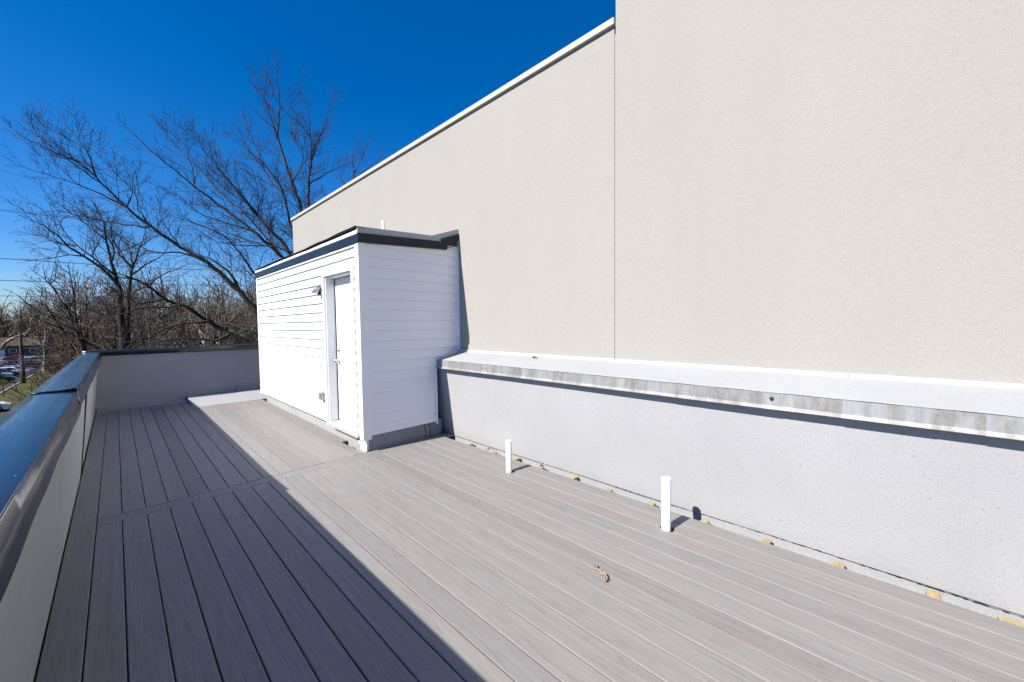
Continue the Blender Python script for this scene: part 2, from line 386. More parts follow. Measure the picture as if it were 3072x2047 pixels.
for (x, y) in ((-.232, 1.92), (-.235, 2.16), (-.30, 4.75)):
    MB().lathe([(0, .004), (.004, .003), (.006, 0)], (x, y, 1.079 if y < 4.2 else 1.088), (0, 0, 1), 10).build('screw_head', M['steel'], par)
# dark ragged strip along the outer side of the cap
def rag(u, k):
    w_ = .075+.02*wob(u*7, 0, 3)+.012*math.sin(u*41)
    return [(-.437, u, .955), (-.437-w_*.6, u, .975+.012*math.sin(u*23)), (-.437-w_, u, .95+.01*math.sin(u*31)), (-.437-w_, u, .80)][k]
MB().grid(rag, lin(-5.0, 10.6, 700), range(4), False).build('ragged_edge_strip', M['tar'], par)

# ================================================================== FAR PARAPET
fp = thing('parapet_wall', 'shaded low parapet with black cap across the far end of the deck', 'parapet')
MB().box(-.40, 3.62, 10.625, 10.80, G, 1.03).build('wall_core', M['stucco'], fp)
MB().grid(lambda u, v: (u, 10.615-.004*wob(u, v, 4), v), lin(-.33, 3.62, 50), lin(-.11, 1.05, 12)).build('membrane_sheet', M['membrane_grey_and_shade'], fp)  # same membrane as the side parapet, its shade put into the colour
MB().grid(lambda u, v: (u, 10.608-.004*wob(u, v, 4)-.003*max(0, 1-(u-1.85)*3), v), lin(1.85, 3.6, 20), lin(-.1, .20, 4)).build('base_sheet', M['membrane_grey_and_shade'], fp, solid=.003)
def fcap(u, k):
    hz = .003*wob(u, 0, 2)
    pr = [(10.83, .98), (10.825, 1.11), (10.82, 1.116), (10.58, 1.112), (10.574, 1.108), (10.572, 1.10), (10.570, 1.018+hz), (10.576, 1.010+hz)]
    return (u, *pr[k])
MB().grid(fcap, lin(-.436, 3.62, 40), range(8)).build('cap_flashing', M['cap'], fp, solid=.0022)
MB().prism([(9.545, -.11), (9.545, -.004), (10.0, .028), (10.615, .088), (10.615, -.11)], 'x', .998, 1.86).build('cant_ledge', M['membrane'], fp, bevel=.004)
MB().prism([(9.545, -.11), (9.545, -.002), (10.0, .031), (10.612, .093), (10.612, -.11)], 'x', 1.864, 3.6).build('cant_ledge', M['membrane'], fp, bevel=.004)
MB().prism([(10.372, -.11), (10.372, .004), (10.615, .032), (10.615, -.11)], 'x', -.30, .994).build('cant_ledge', M['membrane'], fp, bevel=.004)

# ================================================================== UPPER BUILDING
ub = thing('stucco_building', 'tall cream stucco upper storey rising along the right side', 'building')
MB().box(3.489, 13.0, 2.012, 11.75, 1.155, 4.385).build('wall', M['stucco'], ub, label='lower stretch of cream stucco wall under the white coping')
MB().box(3.489, 13.0, -6.5, 1.998, 1.155, 9.0).build('wall', M['stucco'], ub, label='taller stretch of cream stucco wall that leaves the frame')
MB().box(3.4955, 4.2, 1.9, 2.1, 1.155, 4.30).build('control_joint', M['stucco'], ub)
MB().box(3.455, 3.80, 2.002, 11.79, 4.374, 4.437).build('coping', M['coping'], ub, bevel=.004)
MB().box(3.80, 13.0, 11.5, 11.79, 4.375, 4.436).build('coping', M['coping'], ub, bevel=.004)
yb = [-6.5, -1.9, .235, 2.60, 4.55]
for i in range(4):
    MB().prism([(3.489, 1.130), (3.472, 1.130), (3.470, 1.150), (3.478, 1.163), (3.489, 1.163)], 'y', yb[i]+.002, yb[i+1]-.002).build('stucco_bead', M['bead'], ub)

# ================================================================== LOW WALL WITH LEDGE
lw = thing('ledge_wall', 'low white granule-faced wall with sloping ledge beneath the stucco', 'wall')
def wx(z): return 3.258-.123*max(0, min(1, (z+.1)/1.05))
MB().prism([(wx(-.115)+.01, -.114), (wx(.94)+.01, .94), (3.10, .945), (3.10, 1.028), (3.47, 1.115), (3.47, -.114)], 'y', -6.4, 9.1).build('wall_core', M['membrane'], lw)
MB().grid(lambda u, v: (wx(v)-.0025*wob(u, v, 3)-.002, u, v), lin(-6.4, 9.1, 150), lin(-.014, .945, 10)).build('membrane_sheet', M['membrane'], lw)
MB().grid(lambda u, v: (wx(v)+.004-.0015*wob(u, v, 6), u, v), lin(-6.4, 9.1, 150), lin(-.114, .0, 4)).build('base_sheet', M['membrane'], lw)
sb = []
rs = random.Random(3)
for i, u in enumerate(lin(-3.0, 4.40, 420)):
    sb.append((wx(-.014)-.0045-.0025*wob(u, -.014, 3), u, -.016+.0035*math.sin(u*3.1)+rs.uniform(-.0016, .0016)))
MB().tube(sb, [rs.choice((.0009, .0012, .0016, .0028)) for _ in sb], 5).build('tar_seam', M['tar'], lw)
MB().prism([(3.083, 1.040), (3.083, 1.050), (3.488, 1.140), (3.488, 1.118)], 'y', -6.4, 4.56).build('ledge_sheet', M['membrane'], lw, bevel=.002)
FJ = [-6.4, -2.2, -.331, -.133, .2285, .574, 1.256, 3.48, 4.50]
for i in range(len(FJ)-1):
    o = .0035*(i % 2); y0, y1 = FJ[i]-.02, FJ[i+1]+.004
    MB().prism([(3.090-o, 1.0415), (3.0815-o, 1.0415), (3.0805-o, .957), (3.062-o, .936), (3.0635-o, .9335), (3.083-o, .953), (3.090-o, 1.03)], 'y', y0, y1).build('drip_flashing', M['galv'], lw)
MB().tube([(3.083, y, 1.0425+.0012*math.sin(y*17)) for y in lin(-3.0, 4.48, 120)], .0022, 5).build('tar_seam', M['tar'], lw)
def blob(c, r, seed, squash=(1, 1, 1)):
    rr = random.Random(seed); bm = bmesh.new(); bmesh.ops.create_icosphere(bm, subdivisions=2, radius=r)
    mb = MB(); vs = [(c[0]+v.co.x*squash[0]*rr.uniform(.75, 1.2), c[1]+v.co.y*squash[1]*rr.uniform(.75, 1.2), c[2]+v.co.z*squash[2]*rr.uniform(.75, 1.2)) for v in bm.verts]
    for v in bm.verts: pass
    bm.verts.index_update(); mb.add(vs, [tuple(v.index for v in f.verts) for f in bm.faces], True); bm.free(); return mb
blob((3.079, .595, 1.005), .016, 2, (.4, .9, 1.0)).build('sealant_blob', M['tar'], lw)
blob((3.079, 3.49, 1.0), .009, 4, (.4, 1, 1)).build('sealant_blob', M['tar'], lw)

# ================================================================== ROOFTOP SHED
sh = thing('stair_shed', 'white clapboard stair shed with a door against the stucco wall', 'shed')
Z0, CH = .190, .1275
def plank_front(y0, y1, z): return MB().prism([(2.071, z), (2.032, z), (2.0300, z+.008), (2.0655, z+CH+.012), (2.071, z+CH+.012)], 'y', y0, y1).build('plank', M['siding'], sh)
def plank_end(x0, x1, z, x1b=None):
    pr = [(4.551, z), (4.515, z), (4.5130, z+.008), (4.5455, z+CH+.012), (4.551, z+CH+.012)]
    if x1b is None: x1b = x1
    xe = [x1, x1, x1, x1b, x1b]
    vs = [(x0, *q) for q in pr]+[(xe[i], *pr[i]) for i in range(5)]
    fs = [(i, (i+1) % 5, (i+1) % 5+5, i+5) for i in range(5)]+[(4,3,2,1,0), (5,6,7,8,9)]
    return MB().add(vs, fs).build('plank', M['siding'], sh)
for k in range(19):
    z = Z0+k*CH
    if z < 2.22:
        plank_front(5.632, 9.150, z)
        if z+CH < 2.30: plank_front(4.598, 4.642, z)
    else: plank_front(4.598, 9.150, z)
    if z+CH <= 1.06: plank_end(2.128, 3.066, z)
    elif z < 1.12: plank_end(2.128, 3.066 if z < 1.0 else 3.20, z, 3.47)
    else: plank_end(2.128, 3.482, z)
plank_end(3.20, 3.482, Z0+19*CH)
core = MB()
core.box(2.0685, 3.06, 5.64, 9.16, .205, 2.60).box(2.212, 3.06, 4.549, 5.64, .205, 2.60).box(2.0685, 2.212, 4.549, 4.66, .205, 2.60).box(2.0685, 2.212, 4.66, 5.64, 2.215, 2.60).box(3.06, 3.495, 4.549, 9.16, 1.0, 2.74)
core.build('wall', M['white'], sh)
MB().box(2.118, 3.20, 4.575, 9.14, -.114, .204).build('base_curb', M['membrane_grey_and_shade'], sh)
for x in (2.92, 2.995):
    MB().tube([(x+.012*math.sin(z*30), 4.572, z) for z in lin(-.02, .20, 9)], .004, 5).build('crack_seam', M['tar'], sh)
MB().prism([(4.572, -.02), (4.566, .10), (4.555, .165), (4.60, .205), (4.66, .195), (4.70, .13), (4.725, .07), (4.735, -.02)], 'x', 2.085, 2.1175).build('corner_patch', M['white'], sh, bevel=.008)
blob((2.083, 4.735, .085), .028, 5, (.45, .7, 1.3)).build('sealant_drip', M['white'], sh)
# corner posts and channels
MB().prism([(2.022, 4.502), (2.128, 4.502), (2.128, 4.535), (2.055, 4.548), (2.055, 4.598), (2.022, 4.598)], 'z', .147, 2.50).build('corner_post', M['siding'], sh, bevel=.004)
MB().box(2.024, 2.060, 9.148, 9.192, .165, 2.50).build('corner_post', M['siding'], sh, bevel=.003)
MB().box(2.060, 2.14, 9.160, 9.194, .165, 2.50).build('corner_post', M['siding'], sh)
def chan(pts, wdt=.018):
    return MB().prism(pts, 'y', 4.500, 4.546).build('trim_channel', M['siding'], sh, bevel=.002)
chan([(3.066, .155), (3.084, .155), (3.084, 1.062), (3.066, 1.048)])
chan([(3.068, 1.050), (3.084, 1.036), (3.500, 1.128), (3.484, 1.142)])
chan([(3.482, 1.142), (3.502, 1.128), (3.502, 2.80), (3.482, 2.80)])
MB().prism([(2.135, 2.470), (3.27, 2.535), (3.27, 2.562), (2.135, 2.496)], 'y', 4.502, 4.544).build('trim_channel', M['siding'], sh, bevel=.002)
# roof edge
MB().prism([(2.05, 2.50), (2.05, 2.655), (3.05, 2.705), (3.488, 2.86), (3.488, 2.62)], 'y', 4.514, 9.20).build('roof', M['roof_dark'], sh)
MB().prism([(2.018, 2.679), (3.045, 2.723), (3.525, 2.892), (3.525, 2.79), (3.195, 2.672), (3.195, 2.630), (2.018, 2.575)], 'y', 4.494, 4.512).build('roof_edge_trim', M['grey_trim'], sh, label='light grey strip along the top of the shed end')
MB().prism([(2.014, 2.600), (3.187, 2.660), (3.187, 2.700), (3.525, 2.823), (3.525, 2.733), (3.283, 2.638), (3.275, 2.557), (2.014, 2.494)], 'y', 4.474, 4.493).build('fascia', M['dark_trim'], sh, bevel=.0015, label='black fascia on the shaded shed end')
MB().box(3.515, 3.540, 4.47, 4.53, 2.83, 2.91).build('roof_corner_tab', M['roof_dark'], sh)
MB().prism([(2.030, 2.492), (2.014, 2.490), (2.012, 2.594), (2.030, 2.594)], 'y', 4.493, 9.235).build('fascia', M['dark_trim'], sh, label='blue-black fascia along the sunlit shed front')
MB().grid(lambda u, k: [(2.026, u, 2.588), (2.018+.003*wob(u, 0, 1), u, 2.600), (2.022+.003*wob(u, 1, 2), u, 2.628+.006*wob(u, 0, 5)), (2.034, u, 2.652)][k], lin(4.496, 9.24, 50), range(4)).build('edge_sheet', M['white'], sh, solid=.002)
MB().grid(lambda u, k: [(2.12, u, 2.668), (2.04, u, 2.668+.004*wob(u, 0, 3)), (1.996+.006*wob(u, 1, 7), u, 2.660+.008*wob(u*1.5, 0, 3)+.022*max(0, 1-(u-4.49)*1.2))][k], lin(4.49, 9.24, 60), range(3)).build('roof_overhang', M['roof_dark'], sh, solid=.004)
# soffit strip under the fascia
MB().box(2.024, 2.050, 4.60, 9.147, 2.468, 2.4895).build('trim_channel', M['siding'], sh, bevel=.002)
# door
YL, YR, ZB, ZT = 5.632, 4.640, .170, 2.245
fr = MB()
def casing(y0, y1, z0, z1): MB().box(2.008, 2.066, y0, y1, z0, z1).build('door_casing', M['jamb'] if 0 else M['white'], sh, bevel=.006)
casing(YL-.055, YL, ZB, ZT-.0555); casing(YR, YR+.055, ZB, ZT-.0555); casing(YR, YL, ZT-.055, ZT)
for (y0, y1) in ((YL-.075, YL-.0555), (YR+.0555, YR+.075)): MB().box(2.034, 2.212, y0, y1, ZB+.01, ZT-.056).build('door_jamb', M['jamb'], sh, bevel=.002)
MB().box(2.034, 2.212, YR+.0755, YL-.0755, ZT-.075, ZT-.0555).build('door_jamb', M['jamb'], sh, bevel=.002)
MB().box(2.150, 2.190, YL-.0895, YL-.0765, ZB+.03, ZT-.076).build('weatherstrip', M['gap'], sh)
MB().prism([(2.010, ZB+.004), (2.010, ZB+.022), (2.150, ZB+.042), (2.212, ZB+.042), (2.212, ZB+.004)], 'y', YR+.0555, YL-.0555).build('door_sill', M['alu'], sh, bevel=.002)
MB().box(2.006, 2.050, YR+.0, YL, ZB-.012, ZB+.003).build('sill_lip', M['alu'], sh)
door = bpy.data.objects.new('door', None); COL.objects.link(door); door.parent = sh
LY0, LY1, LZ0, LZ1 = YR+.078, YL-.092, ZB+.052, ZT-.080
MB().box(2.155, 2.205, LY0, LY1, LZ0, LZ1).build('door_leaf', M['white'], door, bevel=.003)
lwid = LY1-LY0
for (z0, z1) in ((.16, .72), (.86, 1.50), (1.64, 1.86)):
    for (a, b) in ((.12, .46), (.54, .88)):
        ya, yb_ = LY0+a*lwid, LY0+b*lwid; za, zb = LZ0+z0, LZ0+z1
        pm = MB()
        for (p0, p1, q0, q1) in ((ya, yb_, za, za+.012), (ya, yb_, zb-.012, zb), (ya, ya+.012, za+.0125, zb-.0125), (yb_-.012, yb_, za+.0125, zb-.0125)):
            pm.prism([(2.1552, q0), (2.152, (q0+q1)/2 if q1-q0 < .02 else q0), (2.152, (q0+q1)/2+.001 if q1-q0 < .02 else q1), (2.1552, q1)], 'y', p0, p1)
        pm.box(2.1530, 2.1552, ya+.03, yb_-.03, za+.03, zb-.03)
        pm.build('door_panel', M['white'], door, bevel=.0015)
def knob(z, n_, prof):
    MB().lathe(prof, (2.155, LY1-.068, z), (-1, 0, 0), 20).build(n_, M['steel'], door)
knob(1.045, 'door_knob', [(.033, 0), (.033, .006), (.014, .010), (.012, .030), (.022, .038), (.028, .052), (.024, .066), (.010, .072), (0, .072)])
knob(1.195, 'deadbolt', [(.030, 0), (.030, .012), (.024, .018), (.012, .020), (.012, .026), (0, .026)])
MB().box(2.118, 2.132, LY1-.085, LY1-.051, 1.190, 1.200).build('thumb_turn', M['steel'], door, bevel=.002)
for z in (1.60, 1.52): MB().lathe([(.008, 0), (.008, .004), (0, .005)], (2.155, LY0+lwid*.5+.08, z), (-1, 0, 0), 12).build('peephole', M['black'], door)

# lamp on the shed
lp = thing('wall_lamp', 'caged bulkhead lamp with dark body mounted on shed siding beside the door', 'lamp')
LC = Vector((2.033, 5.765, 2.020)); lp.scale = (.8, .8, .8); lp.location = LC*.2
MB().lathe([(0, 0), (.078, 0), (.080, .010), (.076, .026), (.064, .034), (.060, .040), (0, .040)], LC, (-1, 0, 0), 28).build('lamp_base', M['lamp_metal'], lp)
MB().lathe([(.052, .040), (.055, .065), (.053, .095), (.044, .122), (.027, .140), (0, .146)], LC, (-1, 0, 0), 24).build('lamp_glass', M['frosted'], lp)
cg = MB()
for j in range(3):
    a = math.pi*j/3+.3
    pts = []
    for t in lin(-1, 1, 15):
        r_ = .064*math.sin(math.pi/2*min(1, abs(t)**.75))*(1 if t > 0 else -1); h = .036+.118*math.sqrt(max(0, 1-min(1, abs(t))**2.6))
        pts.append(LC+Vector((-h, math.cos(a)*r_, math.sin(a)*r_)))
    cg.tube(pts, .0028, 6)
for h, r_ in ((.075, .063), (.118, .052)):
    cg.tube([LC+Vector((-h, math.cos(t)*r_, math.sin(t)*r_)) for t in lin(0, 2*math.pi, 25)], .0028, 6, cap=False)
cg.build('lamp_cage', M['lamp_metal'], lp)
MB().prism([(5.700, 1.945), (5.83, 1.945), (5.815, 1.925), (5.715, 1.925)], 'x', 2.000, 2.052).build('mounting_block', M['grey_trim'], lp, bevel=.003)

ob = thing('outlet_box', 'small grey weatherproof outlet box low on the shed siding', 'outlet')
MB().box(2.000, 2.054, 5.715, 5.800, .490, .602).build('box_body', M['grey_plastic'], ob, bevel=.006)
MB().box(1.952, 1.999, 5.722, 5.808, .498, .594).build('cover', M['grey_plastic'], ob, bevel=.004)
MB().box(1.990, 2.002, 5.710, 5.806, .484, .608).build('cover_flange', M['grey_plastic'], ob, bevel=.003)

# vent pipes
def pipe(x, y, z0, z1, r, label):
    t = thing('vent_pipe', label, 'pipe', 'white plastic vent pipes')
    MB().lathe([(r, z0), (r, z1-.002), (r-.001, z1), (r-.006, z1), (r-.007, z1-.003), (r-.007, z1-.12), (0, z1-.12)], (x, y, 0), (0, 0, 1), 28).build('tube', M['white_pvc'], t)
    MB().lathe([(r+.022, z0), (r+.020, z0+.006), (r+.004, z0+.012), (r+.002, z0+.03)], (x, y, 0), (0, 0, 1), 28).build('flange', M['tar'], t)
    return t
pipe(2.796, 1.187, -.113, .385, .033, 'nearer of two white pipe stubs poking up through the deck')
pipe(2.800, 2.830, -.113, .325, .031, 'farther white pipe stub on the deck, closer to the shed')
pipe(3.00, 5.755, 2.66, 3.156, .019, 'thin white vent pipe standing on the shed roof')

# litter
bs = MB()
path = [(2.045,1.322,.006),(2.040,1.310,.012),(2.022,1.292,.008),(2.010,1.268,.016),(2.004,1.245,.010),(2.003,1.222,.014),(1.992,1.205,.008),(1.975,1.196,.012),(1.962,1.190,.005)]
wid = [.006,.011,.005,.009,.012,.006,.009,.010,.004]
def scrapfn(i, k):
    p = Vector(path[i]); d = (Vector(path[min(i+1, 8)])-Vector(path[max(i-1, 0)])).normalized(); s = Vector((-d.y, d.x, 0))
    t = (k-2)/2; return tuple(p+s*wid[i]*t+Vector((0, 0, .010*t*t+.003*math.sin(i*2.1+k))))
tag(bs.grid(scrapfn, range(9), range(5)).build('bark_scrap', M['scrap'], solid=.003), 'curled strip of pale bark lying on the sunlit deck', 'bark')
def leaf(c, L, wd, az, label, tilt=.3):
    c = Vector(c); d = Vector((math.cos(az), math.sin(az), 0)); s = Vector((-d.y, d.x, 0))
    return tag(MB().grid(lambda i, k: tuple(c+d*L*(i/6-.5)+s*wd*(k/2-1)*math.sin(math.pi*(i+.4)/6.8)+Vector((0, 0, tilt*L*.5*((k/2-1)**2)+.1*L*math.sin(i*1.2)+.006))), range(7), range(5)).build('dead_leaf', M['leafdry'], solid=.0015), label, 'leaf')
leaf((3.40, 3.00, 1.128), .075, .026, 1.1, 'dry curled leaf lying on the sloping white ledge')
leaf((3.165, 3.56, -.022), .07, .03, .5, 'dry leaf caught on a joist end at the deck edge')

